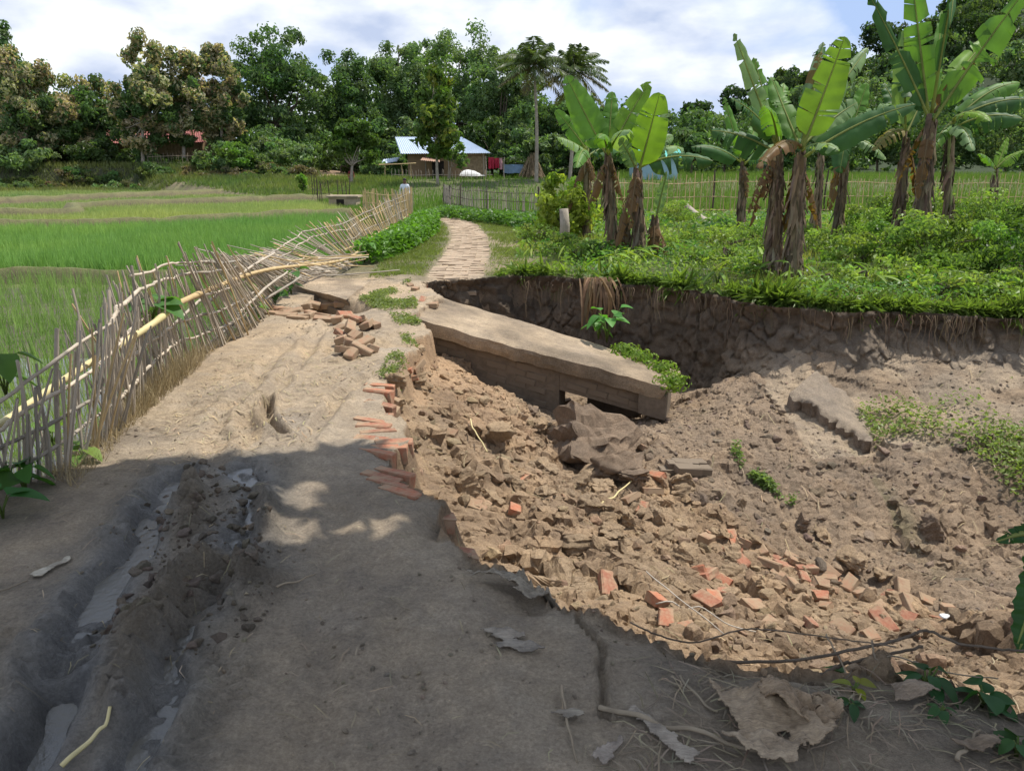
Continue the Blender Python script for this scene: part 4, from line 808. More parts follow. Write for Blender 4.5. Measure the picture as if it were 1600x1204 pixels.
# ------------------------------------------------------------------ people
M_skin = simple('skin', (.20, .11, .07), None, 5, .6); M_shirt = simple('pale_shirt', (.72, .76, .80), (.62, .66, .72), 6, .9); M_trous = simple('trousers', (.10, .09, .09), None, 6, .9); M_hair = simple('hair', (.015, .013, .012), None, 30, .6); M_maroon = simple('maroon_shirt', (.26, .05, .05), None, 6, .9)
def person(px, py_head, Y_, hgt, shirt, label, face=math.pi):
    p = at(px, py_head, Y_); z0 = p[2]-hgt; k = hgt/1.7
    J = [(0, 0, .95), (0, 0, 1.15), (0, .0, 1.36), (0, 0, 1.47), (0, -.015, 1.56), (0, -.01, 1.66),
         (.17, 0, 1.38), (.23, -.02, 1.12), (.20, -.14, .92), (.19, -.18, .84), (-.17, 0, 1.38), (-.26, .02, 1.13), (-.24, -.08, .90), (-.23, -.11, .82),
         (.09, 0, .90), (.11, -.04, .50), (.11, .0, .08), (.12, -.13, .04), (-.09, 0, .90), (-.11, .02, .50), (-.11, .05, .08), (-.12, -.09, .04)]
    E_ = [(0, 1), (1, 2), (2, 3), (3, 4), (4, 5), (2, 6), (6, 7), (7, 8), (8, 9), (2, 10), (10, 11), (11, 12), (12, 13), (0, 14), (14, 15), (15, 16), (16, 17), (0, 18), (18, 19), (19, 20), (20, 21)]
    Rr = [.13, .125, .13, .055, .09, .075, .065, .05, .04, .045, .065, .05, .04, .045, .09, .06, .045, .04, .09, .06, .045, .04]
    me = bpy.data.meshes.new('body'); me.from_pydata([tuple(np.array(j)*k) for j in J], E_, []); o = bpy.data.objects.new('body_tmp', me); col.objects.link(o)
    m = o.modifiers.new('s', 'SKIN'); 
    for i, r_ in enumerate(Rr): me.skin_vertices[0].data[i].radius = (r_*k, r_*k*.85); me.skin_vertices[0].data[i].use_root = i == 0
    o.modifiers.new('u', 'SUBSURF').levels = 2
    dg = bpy.context.evaluated_depsgraph_get(); m2 = bpy.data.meshes.new_from_object(o.evaluated_get(dg)); bpy.data.objects.remove(o)
    m2.materials.clear()
    for q in (M_skin, shirt, M_trous): m2.materials.append(q)
    for f in m2.polygons:
        z = f.center.z/k; ax_ = abs(f.center.x/k); f.use_smooth = True
        f.material_index = 0 if z > 1.44 or (ax_ > .17 and z < .95) or z < .1 else (1 if z > .9 else 2)
    root = empty('person', (p[0], Y_, z0), label, 'person'); root.rotation_euler.z = face
    b = obj('body', m2, None, root); b.location = (0, 0, 0)
    bm = bmesh.new(); bmesh.ops.create_icosphere(bm, subdivisions=2, radius=.098*k)
    for v in bm.verts: v.co.z = v.co.z*.9+1.64*k; v.co.y += .02*k
    bmesh.ops.delete(bm, geom=[v for v in bm.verts if v.co.z < 1.63*k and v.co.y < .05*k], context='VERTS')
    hm = bpy.data.meshes.new('hair'); bm.to_mesh(hm); bm.free(); h = obj('hair', hm, M_hair, root); h.location = (0, 0, 0)
    return root
person(632, 279, 38., 1.66, M_shirt, 'person in a pale shirt standing behind the far end of the bamboo fence', 0)
person(548, 262, 58., 1.5, M_maroon, 'person in dark red clothing beside the small tree by the far path', .5)
# ------------------------------------------------------------------ brick path beyond the pit
bp = empty('brick_path', (PATHC[0][0], PATHC[0][1], 0), 'narrow brick paved path curving away beyond the pit', 'path'); del bp['category']; kind(bp, 'structure')
pc = np.array(PATHC); pcs = spline(np.c_[pc, np.zeros(len(pc))], 400); dl = np.r_[0, np.cumsum(np.linalg.norm(np.diff(pcs, axis=0), axis=1))]
cnt = 0; far_mb = MB(); s = .1
V0 = np.array([v.co[:] for v in BMP[0].vertices])
while s < dl[-1]:
    i = np.searchsorted(dl, s); i = min(max(i, 1), 398); p = pcs[i]; t = nrm(pcs[i+1]-pcs[i-1]); n = np.array([t[1], -t[0], 0]); hd = math.atan2(t[1], t[0])
    for q in (-1, 0, 1):
        o_ = q*.238 + (.06 if int(s/.118) % 2 else -.06); pos = p + n*o_; zz_ = gh(pos[0], pos[1])-.020+random.uniform(-.009, .009)
        if abs(q) > .5 and random.random() < .25: continue
        if cnt < 290: put(BMP[cnt % 4], 'brick', (pos[0], pos[1], zz_), (random.uniform(-.06, .06), random.uniform(-.06, .06), hd+math.pi/2+random.uniform(-.06, .06)), bp); cnt += 1
        else:
            c_, s_ = math.cos(hd+math.pi/2), math.sin(hd+math.pi/2); B = box_v(-.115, .115, -.053, .053, -.03, .028+random.uniform(-.006, .006)); B = np.stack([B[:, 0]*c_-B[:, 1]*s_, B[:, 0]*s_+B[:, 1]*c_, B[:, 2]], 1)+[pos[0], pos[1], zz_]; far_mb.add(B, BOXF)
    s += .118
kind(far_mb.build('paving', M_pathbrick, bp, smooth=False), 'stuff')
# ------------------------------------------------------------------ bunds and rice
def bund(pts, w_, h_, label, zb=-.5):
    P = spline(np.array([[*G(px, py, zb)[:2], 0] for px, py in pts]), 90); t = nrm(np.gradient(P, axis=0)); n = np.stack([-t[:, 1], t[:, 0], 0*t[:, 0]], 1); mb = MB(); prof = [(-1.6, -.1), (-.8, .6), (-.35, 1), (.35, 1), (.8, .6), (1.6, -.1)]; R = []
    for a, b in prof:
        q = P+n*a*w_; nn = fbm(q[:, 0], q[:, 1], 1.2, 4, 3)*.4+1; q = q+n*(fbm(P[:, 0], P[:, 1], .8, 3, 8)*.5*w_)[:, None]; q[:, 2] = zb+h_*b*nn; R.append(q)
    V = np.stack(R, 1).reshape(-1, 3); i, j = np.meshgrid(np.arange(89), np.arange(5), indexing='ij'); c = np.repeat(np.array([[.15, .125, .075], [.14, .12, .07], [.16, .16, .07], [.16, .16, .07], [.2, .17, .1], [.2, .17, .1]])[None], 90, 0).reshape(-1, 3)
    mb.add(V, np.stack([i*6+j, i*6+j+1, (i+1)*6+j+1, (i+1)*6+j], -1).reshape(-1, 4), c); return kind(mb.build('paddy_bund', M_soil), 'structure', label)
B1 = [(-120, 441), (0, 441), (120, 441), (230, 443), (330, 441), (400, 436)]; B2 = [(-150, 377), (0, 369), (150, 364), (300, 359), (450, 350), (548, 345)]; B3 = [(-150, 358), (0, 350), (60, 349), (120, 345), (125, 335), (250, 329), (400, 322), (520, 319)]; B4 = [(-100, 330), (0, 325), (150, 317), (300, 310), (440, 304), (500, 302)]
bund(B1, .16, .26, 'low bund across the nearest rice paddy'); bund(B2, .28, .48, 'bund behind the dark green rice'); bund(B3, .4, .55, 'bund between the two far pale paddies'); bund(B4, .45, .52, 'farthest bund before the trees')
wm = MB(); pw_ = spline(np.c_[np.array([p for p in FL[1:9]]), np.zeros(8)], 30); V = np.concatenate([pw_-[.35, 0, 0], pw_-[30, 0, 0]]); V[:, 2] = -.468; k = np.arange(29); wm.add(V, np.stack([k, k+1, k+31, k+30], -1))
m_w, t_, b_, o_ = mat('paddy_water'); b_.inputs['Base Color'].default_value = (.10, .095, .07, 1); b_.inputs['Roughness'].default_value = .06; b_.inputs['Specular IOR Level'].default_value = .6
nw = noise(t_, 9, 3); bump(t_, b_, nw.outputs[0], .08, .01)
kind(wm.build('water', m_w), 'structure', 'shallow muddy water in the nearest rice paddy')
def rice(name, poly, n, h, wd, c, label, sd, zb=-.5, clump=5, cr=.03):
    r = np.random.default_rng(sd); poly = np.array(poly); lo, hi = poly.min(0), poly.max(0); m = n//clump; P = np.zeros((0, 2))
    while len(P) < m:
        q = r.uniform(lo, hi, (m*2, 2)); pk = r.random(len(q)) < np.clip(14/np.maximum(q[:, 1], 4), .12, 1)*np.clip(.75+fbm(q[:, 0], q[:, 1], .9, 3, sd)*1.6, 0, 1); q = q[pk]
        P = np.concatenate([P, q[inpoly(q[:, 0], q[:, 1], [tuple(a) for a in poly]) & inpoly(q[:, 0], q[:, 1], PAD) & (pldist(q[:, 0], q[:, 1], PADR) > .35)]])
    P = np.repeat(P[:m], clump, 0)+r.normal(0, cr, (m*clump, 2)); P3 = np.c_[P, np.full(len(P), zb)]; hv = h*(1+fbm(P[:, 0], P[:, 1], .4, 3, sd+2)*.4); cc = np.asarray(c)*(1+fbm(P[:, 0], P[:, 1], .35, 3, sd+4)[:, None]*[.7, .35, .3]); mb = MB(); blades(mb, P3, hv, wd, np.clip(cc, 0, 1), .45, r)
    return kind(mb.build(name, M_rice, smooth=False), 'stuff', label)
z_ = -.5; w2 = lambda L_: [P2(a, b, z_) for a, b in L_]
rice('rice_crop', w2([(-300, 900), (-120, 443), (0, 443), (230, 445), (400, 439), (420, 480), (260, 600), (0, 800)]), 8000, .40, .010, (.25, .38, .11), 'sparse rice in the nearest flooded paddy', 1, cr=.025)
rice('rice_crop', w2([(-420, 440), (400, 436), (520, 418), (548, 347), (300, 361), (0, 371), (-420, 385)]), 90000, .46, .026, (.23, .40, .11), 'dense dark green rice in the middle paddy', 2, clump=9, cr=.04)
rice('rice_crop', w2([(-420, 382), (0, 367), (300, 357), (545, 342), (540, 322), (400, 325), (130, 337), (122, 347), (0, 352), (-420, 362)]), 60000, .42, .04, (.37, .45, .16), 'pale yellow green rice in the third paddy', 3, cr=.12)
rice('rice_crop', w2([(-420, 360), (0, 348), (115, 343), (120, 334), (400, 320), (515, 316), (500, 304), (300, 312), (0, 327), (-420, 340)]), 40000, .36, .06, (.34, .42, .16), 'pale rice in the fourth terrace', 4, cr=.2)
rice('rice_crop', w2([(-420, 340), (0, 323), (300, 308), (495, 301), (470, 296), (300, 298), (0, 305), (-420, 315)]), 36000, .36, .08, (.32, .40, .15), 'pale rice in the farthest terrace by the trees', 5, cr=.3)
# ------------------------------------------------------------------ banana plants
def banana_leaf(parent, base, tip, bend, wid, hint, colr, tear=.5, seed=0, pet=.12, brown=0.0, droop=.25):
    r = np.random.default_rng(seed); base = np.asarray(base, float); tip = np.asarray(tip, float); Ln = np.linalg.norm(tip-base)
    c = (base+tip)/2+np.array([0, 0, Ln*bend]); t = np.linspace(0, 1, 41)[:, None]; P = (1-t)**2*base+2*t*(1-t)*c+t*t*tip
    T = nrm(np.gradient(P, axis=0)); W = nrm(np.cross(T, np.asarray(hint, float))); Nn = np.cross(W, T); mb = MB(); tt = t[:, 0]
    u = np.clip((tt-pet)/(1-pet), 0, 1); prof = np.where(tt > pet, np.clip(np.sin(np.clip(u, 0, 1)**.62*math.pi), 0, 1)**.42, 0)*(1-.12*u); prof[-1] = .05
    wid *= .68; rr0 = np.linspace(.028, .004, 41)*(.6+.4*Ln/2.0); mr_ = MB(); add_tube(mr_, P, rr0, 5, (.34, .38, .12) if brown < .6 else (.25, .17, .09))
    ts = np.sort(r.uniform(pet+.08, .97, r.poisson(4+10*tear)))
    for sgn in (-1, 1):
        cuts = np.sort(np.r_[pet*.98, ts[r.random(len(ts)) < .75], 1.0])
        for a, b in zip(cuts[:-1], cuts[1:]):
            if b-a < .02: continue
            n = max(4, int((b-a)*34)); q = np.linspace(a, b, n); gap = min(.012, (b-a)*.2); dv = r.normal(0, .14)*tear; shift = r.normal(0, .03)*tear; cutw = 1-(r.random() < .25*tear)*r.uniform(.1, .45)
            V = []; CC = []
            for m_ in (0, .33, .68, 1.0):
                qq = np.clip(q+np.where(np.arange(n) == 0, gap*m_, 0)-np.where(np.arange(n) == n-1, gap*m_*(b < 1), 0)+shift*m_, 0, 1)
                Pi = np.stack([np.interp(qq, tt, P[:, k_]) for k_ in range(3)], 1); Wi = np.stack([np.interp(qq, tt, W[:, k_]) for k_ in range(3)], 1); Ni = np.stack([np.interp(qq, tt, Nn[:, k_]) for k_ in range(3)], 1); Ti = np.stack([np.interp(qq, tt, T[:, k_]) for k_ in range(3)], 1)
                w_ = np.interp(qq, tt, prof)*wid*.5*m_*cutw; rip = .012*np.sin(qq*150)*m_+r.normal(0, .005, n)*m_
                V.append(Pi+sgn*Wi*w_[:, None]+Ni*((.30*w_*(1-m_*.9)-(droop+dv)*w_*m_*m_)+rip)[:, None]+Ti*(w_*.22)[:, None]+np.array([0, 0, -1])*(w_*m_*droop*.5)[:, None])
                bb = np.clip(brown*1.5*(m_*.6+u.mean()*.3)+(m_ > .9)*r.random(n)*.35*(tear > .3)+brown*.5-.25*(brown < .3), 0, 1)[:, None]
                sh = (1+.10*np.sin(q*190+sgn))[:, None]*r.uniform(.93, 1.07)
                CC.append((np.asarray(colr)*sh)*(1-bb)+np.array([.20, .115, .05])*bb)
            i, j = np.meshgrid(np.arange(3), np.arange(n-1), indexing='ij'); mb.add(np.concatenate(V), np.stack([i*n+j, i*n+j+1, (i+1)*n+j+1, (i+1)*n+j], -1).reshape(-1, 4), np.clip(np.concatenate(CC), 0, 1))
    lo_ = mb.build('leaf', M_ban, parent, loc=base); mr_.build('midrib', M_ban, None, loc=base).parent = lo_
    lo_.children[0].location = (0, 0, 0); return lo_
GR = dict(g=(.135, .27, .055), y=(.20, .34, .05), d=(.06, .14, .045), p=(.235, .35, .165), b=(.26, .22, .08))
HC = (.15, -1, .25); HU = (0, -.35, 1)
lseed = 0
def banana(base_px, Yd, crown_px, r0, leaves, label, skirts=10, group=None, lean=0, stemc=M_stem):
    global lseed; Yd *= .92
    c = at(*crown_px, Yd); b = at(base_px[0], base_px[1], Yd); b[2] = min(gh(b[0], b[1])-.05, c[2]-1.2); e = empty('banana_plant', b, label, 'banana plant', group)
    r0 *= .41; n = 18; t = np.linspace(0, 1, n)[:, None]; P = b*(1-t)+c*t+np.array([.06, .03, 0])*np.sin(t*4+Yd); R = r0*(1.2-.65*t[:, 0])*(1+.06*np.sin(np.arange(n)*2.1)); mb = MB(); add_tube(mb, P, R, 12); mb.build('pseudostem', stemc, e)
    rs = np.random.default_rng(int(Yd*10)+base_px[0]); sk = MB()
    for i in range(skirts*11):                         # dead sheaths hanging round the stem
        f = rs.uniform(.15, .98); p = b*(1-f)+c*f; a = rs.uniform(0, 6.28); d = np.array([math.cos(a), math.sin(a), 0]); L_ = rs.uniform(.3, .95)*min(1, (p[2]-b[2])*1.3+.2); w_ = rs.uniform(.012, .05); rr_s = r0*(1.25-.6*f)
        q = np.linspace(0, 1, 5)[:, None]; cen = p+d*(rr_s+.008+.012*q+rs.random()**4*.10*q*q)+np.array([0, 0, -1])*q*L_+rs.normal(0, .012, (5, 3)); sd_ = np.cross(d, [0, 0, 1.0]); ww = w_*np.array([.5, 1, .9, .7, .15])[:, None]
        V = np.concatenate([cen-sd_*ww, cen+d*.02, cen+sd_*ww]); k = np.arange(4); cc = np.array([.25, .19, .13])*rs.uniform(.4, 1.5)*rs.uniform(.9, 1.1, 3)
        sk.add(V, np.concatenate([np.stack([k, k+1, k+6, k+5], -1), np.stack([k+5, k+6, k+11, k+10], -1)]), cc)
    if skirts: sk.build('dead_sheath', M_dry, e)
    for i in range(0 if skirts < 8 else 2):
        a = rs.uniform(0, 6.28); lseed += 1; d = np.array([math.cos(a), math.sin(a), 0]); st_p = c-[0, 0, .12+.1*i]; banana_leaf(e, st_p, st_p+d*rs.uniform(.25, .5)+[0, 0, -rs.uniform(.7, 1.3)], .28, .34, d+[0, -.3, .2], (.25, .17, .09), tear=1.6, seed=lseed+500, brown=1.0, droop=.5)
    for lf in leaves:
        px, py, dy, bend, wd, hint, cl = lf[:7]; kw = lf[7] if len(lf) > 7 else {}; lseed += 1
        tp = at(px, py, Yd+dy); o = nrm((tp-c)*[1, 1, 0]+1e-6)
        bs = c + o*r0*.35 + np.array([0, 0, -.15+.2*random.random()]); banana_leaf(e, bs, tp, bend, wd, hint, GR[cl], seed=lseed, **kw)
    return e
U = dict(tear=.15, droop=.05); UT = dict(tear=.55, droop=.12); DR = dict(tear=.6, droop=.55); VT = dict(tear=1.3, droop=.4)
banana((918, 352), 19.5, (917, 236), .13, [(868, 172, -.3, .05, .55, HC, 'g', UT), (870, 214, -.5, .12, .6, HU, 'p', DR), (905, 150, .6, .05, .5, HC, 'g', UT), (935, 170, .8, .05, .5, HC, 'd', UT), (975, 240, .8, .25, .5, HU, 'd', DR), (900, 262, -1, .3, .5, HU, 'g', DR)], 'slim banana plant left of the cluster, behind the yellow green shrub', 9)
banana((962, 402), 15.6, (950, 232), .13, [(885, 119, -.2, -.02, .85, HC, 'g', U), (957, 143, .3, .02, .62, HC, 'g', UT), (1016, 127, .2, .06, .62, (.1, -1, .3), 'y', UT), (985, 205, -1.2, .25, .6, HU, 'p', DR), (935, 215, -1.1, .3, .5, HU, 'g', DR), (1000, 175, .8, .03, .5, HC, 'd', UT), (915, 205, .6, .15, .45, HU, 'd', DR)], 'middle banana plant of the left cluster with tall leaning leaf', 14)
banana((1000, 408), 15.0, (997, 258), .14, [(1031, 145, -.4, -.02, .92, (-.1, -1, .1), 'y', dict(tear=.4, droop=.02)), (1046, 172, .4, .03, .45, HC, 'p', dict(tear=.7, droop=.2, brown=.25)), (968, 217, -.3, .1, .45, HC, 'p', UT), (1114, 252, -.3, .22, .6, (0, -.9, .7), 'd', dict(tear=.9, droop=.6, brown=.15)), (1052, 212, .5, .12, .5, HC, 'p', UT), (1068, 232, .9, .2, .5, HU, 'p', DR), (960, 240, .4, .3, .4, HU, 'd', DR)], 'right banana plant of the left cluster with broad yellow green leaf', 18)
banana((1028, 405), 15.2, (1024, 335), .10, [(1042, 268, 0, .02, .3, HC, 'p', UT)], 'short brown banana stump with one pale young leaf', 10)
banana((985, 400), 15.3, (978, 330), .10, [], 'dead leafless banana stem inside the left cluster', 12)
banana((1160, 345), 22.0, (1162, 252), .16, [(1131, 152, .2, .03, .5, HC, 'g', UT), (1080, 230, -.3, .22, .65, (0, -.7, .8), 'd', DR), (1218, 224, .3, .18, .6, HU, 'p', DR), (1215, 250, -.6, .2, .5, HU, 'd', DR), (1125, 200, .8, .1, .5, HC, 'd', UT), (1185, 185, .8, .04, .5, HC, 'g', UT), (1150, 205, -.9, .25, .5, HU, 'g', DR)], 'lone banana plant standing between the two clusters near the fence', 9)
banana((1212, 436), 12.4, (1216, 228), .14, [(1147, 52, -.2, .0, .42, (.3, -1, .1), 'p', dict(tear=.5, droop=.05)), (1178, 90, .3, -.01, .45, HC, 'g', dict(tear=.9, droop=.2)), (1143, 155, -.4, .17, .5, (.3, -.8, .6), 'd', dict(tear=1.0, droop=.4, brown=.12)), (1112, 204, .2, .14, .62, (0, -.8, .65), 'd', DR), (1225, 130, .8, .02, .5, HC, 'g', UT), (1195, 165, -.9, .2, .45, HU, 'g', DR)], 'left stem of the twin banana plants at the pit edge', 26)
banana((1240, 438), 12.1, (1252, 232), .15, [(1320, 57, -.2, -.03, .80, (-.2, -1, .15), 'y', dict(tear=.25, droop=.02)), (1283, 80, .3, .03, .42, HC, 'b', dict(tear=1.6, droop=.4, brown=.55)), (1430, 163, -.3, .13, .62, (.1, -.8, .75), 'd', dict(tear=.25, droop=.3)), (1340, 160, .5, .08, .6, HC, 'p', UT), (1357, 75, .9, .08, .5, (.3, -1, .4), 'p', VT), (1287, 66, 1.0, .0, .5, HC, 'd', UT), (1205, 120, .6, .0, .5, HC, 'g', UT), (1185, 262, -.8, .3, .45, HU, 'b', dict(tear=.8, droop=.6, brown=.8)), (1310, 235, -.6, .3, .5, HU, 'p', VT)], 'right stem of the twin banana plants with huge upright bright leaf', 30)
banana((1310, 345), 17.0, (1325, 215), .14, [(1397, 164, -.4, .25, .7, (.2, -.8, .8), 'p', dict(tear=1.1, droop=.35)), (1355, 130, .3, .03, .6, HC, 'g', UT), (1300, 128, .4, .03, .6, HC, 'd', UT), (1312, 270, -.6, .5, .7, HC, 'd', DR), (1380, 185, .5, .25, .6, HU, 'g', VT), (1280, 200, .6, .2, .6, HU, 'd', DR), (1385, 250, -.4, .3, .5, HU, 'p', VT)], 'banana plant leaning behind the twin stems with dark hanging leaf', 8)
banana((1278, 330), 20.0, (1284, 228), .14, [(1250, 150, 0, .03, .6, HC, 'd', UT), (1340, 200, .3, .2, .6, HU, 'g', DR), (1290, 140, .5, .02, .6, HC, 'g', UT), (1230, 215, .5, .2, .6, HU, 'd', DR)], 'dim banana plant deep behind the twin stems', 7)
banana((1408, 352), 15.6, (1417, 205), .14, [(1412, 47, -.3, -.01, .78, HC, 'p', dict(tear=.1, droop=.05)), (1380, 130, .5, .1, .5, HC, 'd', UT), (1450, 140, .5, .05, .5, HC, 'd', UT), (1365, 235, -.4, .3, .5, HU, 'b', VT)], 'banana plant with one big pale paddle leaf left of the tallest one', 14)
banana((1442, 378), 14.8, (1456, 178), .19, [(1358, -8, -.2, .04, .65, HC, 'd', dict(tear=1.0, droop=.15)), (1424, -45, .1, -.02, .72, (-.3, -1, .1), 'g', dict(tear=.5, droop=.1, brown=.1)), (1472, 17, .8, .0, .36, HC, 'g', U), (1610, -25, -.5, .05, .85, (-.3, -.9, .5), 'g', dict(tear=1.5, droop=.3)), (1545, 60, .7, .1, .7, (0, -1, .4), 'y', VT), (1525, 95, -.1, .12, .4, HC, 'b', dict(tear=1.6, droop=.5, brown=.9)), (1395, 110, .8, .1, .6, HC, 'd', UT), (1484, 44, -1.6, 1.15, .45, (.4, -1, .2), 'd', dict(tear=.3, droop=.2)), (1477, 22, .5, 0, .07, HC, 'g', dict(tear=.1, droop=0))], 'tallest banana plant with torn leaves reaching the top edge', 30)
banana((1492, 350), 15.3, (1488, 190), .10, [(1594, 130, .3, .24, .6, (0, -.9, .7), 'g', DR), (1612, 156, -.1, .2, .6, (0, -.9, .7), 'd', DR), (1597, 186, -.4, .26, .6, (0, -.9, .7), 'd', DR), (1548, 190, -.9, .3, .5, (0, -.9, .6), 'y', VT), (1520, 235, -1.0, .35, .5, HU, 'p', DR), (1455, 235, -.5, .2, .4, HU, 'g', DR), (1545, 140, .9, .1, .5, HC, 'd', UT)], 'young banana plant with leaves arching out of the picture at the right', 6, stemc=simple('green_stem', (.30, .34, .12), (.2, .22, .09), 6))
banana((1560, 330), 19.0, (1556, 262), .10, [(1600, 235, 0, .2, .4, HU, 'y', DR), (1575, 215, .3, .05, .4, HC, 'y', UT), (1530, 240, -.3, .2, .35, HU, 'g', DR)], 'small yellow green banana sucker at the right in front of the fence', 3)
# fallen log
lg = MB(); a, b = hit(1070, 328)+[0, 0, .25], hit(1112, 358)+[0, 0, .08]; add_tube(lg, spline([a, (a+b)/2+[0, 0, -.03], b], 10), .10, 9); tag(lg.build('fallen_log', M_pale), 'pale fallen banana trunk lying in the weeds', 'log')
# ------------------------------------------------------------------ trees
def crown_leaves(mb, ells, n, size, colr, r, clump=.34, colr2=None, p2=0.0, flat=.75, droop=.3, shell=.5, cvar=.22):
    vol = np.array([e[3]*e[4]*e[5] for e in ells])**.7; vol = vol/vol.sum()
    for e, f in zip(ells, vol):
        m = max(60, int(n*f)); nc = max(8, int(24*(e[3]*e[5]/6)**.5)); d = runit(nc, r); rad = r.uniform(shell, 1.0, (nc, 1)); cc = d*rad; cl = jit(colr, nc, cvar, r, .10)
        if colr2 is not None: k = (r.random(nc) < p2*(.5+.9*(cc[:, 2] > -.1))); cl[k] = jit(colr2, k.sum(), .15, r)
        ci = r.integers(0, nc, m); o = runit(m, r); rr = r.random((m, 1))**.45; cs = clump*r.uniform(.6, 1.25, nc)[ci][:, None]
        q = cc[ci]+o*rr*cs*[1, 1, flat]; P = np.array(e[:3])+q*np.array(e[3:6]); lc = cl[ci]; sw = (r.random(m) < .3)*(colr2 is not None); lc[sw > 0] = jit(colr, int(sw.sum()), cvar, r); nn = nrm(o+.5*d[ci]+runit(m, r)*.7); D = nrm(np.cross(nn, runit(m, r)))+np.array([0, 0, -droop])
        s = size*r.uniform(.6, 1.4, m); leaf_cards(mb, P, D, nn, s, s*.55, lc*r.uniform(.75, 1.25, (m, 1)))
def limb(mb, a, b, r0, r1, r, k=4, bend=.12):
    a = np.asarray(a, float); b = np.asarray(b, float); L_ = np.linalg.norm(b-a); P = spline([a, a+(b-a)*.35+r.normal(0, bend*L_*.4, 3), a+(b-a)*.7+r.normal(0, bend*L_*.4, 3), b], 9); add_tube(mb, P, np.linspace(r0, r1, 9), k)
def tree(name, label, cat, base, ells, n, size, colr, sd, tr=.18, bark=M_bark, group=None, leafm=None, **kw):
    r = np.random.default_rng(sd); base = np.asarray(base, float); e = empty(name, base, label, cat, group); tm = MB()
    main = max(ells, key=lambda q: q[2]); fork = base+(np.array(main[:3])-base)*.45+r.normal(0, .1, 3); P = spline([base-[0, 0, .3], base+(fork-base)*.5+r.normal(0, tr*.5, 3), fork], 9); add_tube(tm, P, np.linspace(tr*1.25, tr*.75, 9), 8)
    for q in ells:
        for _ in range(3): limb(tm, fork, np.array(q[:3])+runit(1, r)[0]*np.array(q[3:6])*.6, tr*.5, tr*.08, r)
    tm.build('trunk', bark, e); cm = MB(); crown_leaves(cm, ells, n, size, colr, r, **kw); cm.build('crown', leafm or M_leaf, e, smooth=False); return e
def E_(px, py, Y_, rx, rz, ry=None):     # ellipsoid from picture position and picture radii
    c = at(px, py, Y_); s = Y_/FPX/1.06; return (c[0], c[1], c[2], rx*s, (ry or rx)*s, rz*s)
def ground_at(px, Y_): x = at(px, 280, Y_)[0]; return np.array([x, Y_, gh(x, Y_)])
DG, MG, LG, TK, PN = (.11, .185, .07), (.165, .25, .105), (.18, .28, .07), (.11, .18, .07), (.46, .40, .26)
tk = [(22, 165, 40, 85, 'tan flowered teak tree cut by the left edge'), (82, 175, 42, 75, 'second teak tree from the left, with a dull tan top'), (150, 190, 45, 80, 'lower dark teak tree left of the tallest teak'), (222, 145, 48, 92, 'tallest tan flowered teak tree on the left'), (285, 150, 38, 80, 'teak tree in front of the red roof with thin pale trunk'), (345, 150, 36, 78, 'tan topped teak tree next to the big dark tree')]
for i, (px, py, rx, rz, lb) in enumerate(tk):
    Yt_ = 67+1.5*(i % 3); tree('teak_tree', lb, 'tree', ground_at(px+4, Yt_), [E_(px, py-rz*.4, Yt_, rx*.8, rz*.62), E_(px-rx*.4, py+rz*.15, Yt_+.5, rx*.7, rz*.5), E_(px+rx*.4, py+rz*.1, Yt_-.5, rx*.7, rz*.5), E_(px, py+rz*.65, Yt_, rx*.85, rz*.32)], 12000, .35, TK, 100+i, .14, M_pale, 'teak trees behind the paddies', colr2=PN, p2=.78 if i != 2 else .35, clump=.36, droop=.7)
dk = [(2, 140, 85, 62, 112, 'dark green tree rising behind the leftmost teak'), (430, 150, 76, 88, 112, 'big dark round tree right of the teaks'), (535, 175, 80, 62, 100, 'dark tree filling the gap left of the tin roof'), (630, 150, 84, 68, 105, 'tall grey green tree behind the left half of the tin roof'), (715, 140, 88, 80, 108, 'tallest tree, straight behind the tin roofed house'), (785, 165, 82, 62, 98, 'bushy tree left of the coconut palms'), (880, 205, 86, 60, 62, 'dark tree behind the coconut palms'), (960, 215, 90, 55, 52, 'low tree behind the left banana cluster')]
for i, (px, py, Yt_, rx, rz, lb) in enumerate(dk):
    tree('broadleaf_tree', lb, 'tree', ground_at(px, Yt_), [E_(px, py-rz*.42, Yt_, rx*.72, rz*.55), E_(px-rx*.45, py, Yt_+1, rx*.62, rz*.5), E_(px+rx*.45, py-.05*rz, Yt_-1, rx*.62, rz*.52), E_(px-rx*.15, py+rz*.55, Yt_-2, rx*.9, rz*.45), E_(px+rx*.3, py+rz*.75, Yt_-3, rx*.6, rz*.35)], 18000, .36, DG if i not in (3, 4, 5) else MG, 200+i, .3, M_bark, 'dark trees behind the village', clump=.30, droop=.4)
for i in range(15):
    px = -235+i*88; tree('backdrop_tree', 'dim tree in the second row behind the village trees', 'tree', ground_at(px, 98), [E_(px, 195+(i % 3)*8, 98, 60, 60), E_(px+30, 225, 97, 50, 45)], 3600, .56, [DG, MG][i % 2], 3300+i, .2, M_bark, 'second row of village trees')
tree('young_tree', 'bright young tree standing in front of the tin roof', 'tree', ground_at(684, 57), [E_(680, 130, 57, 22, 32), E_(668, 175, 57, 28, 32), E_(697, 170, 57, 26, 34), E_(682, 215, 57, 36, 26)], 3600, .42, (.10, .17, .035), 301, .1, M_pale, None, colr2=(.26, .30, .06), p2=.3, clump=.45, droop=.9)
tree('young_tree', 'small round green tree beside the far clay path', 'tree', ground_at(549, 57), [E_(552, 212, 57, 34, 26), E_(535, 232, 57, 26, 20), E_(570, 235, 57, 22, 24)], 4200, .32, (.11, .19, .04), 302, .1, M_pale)
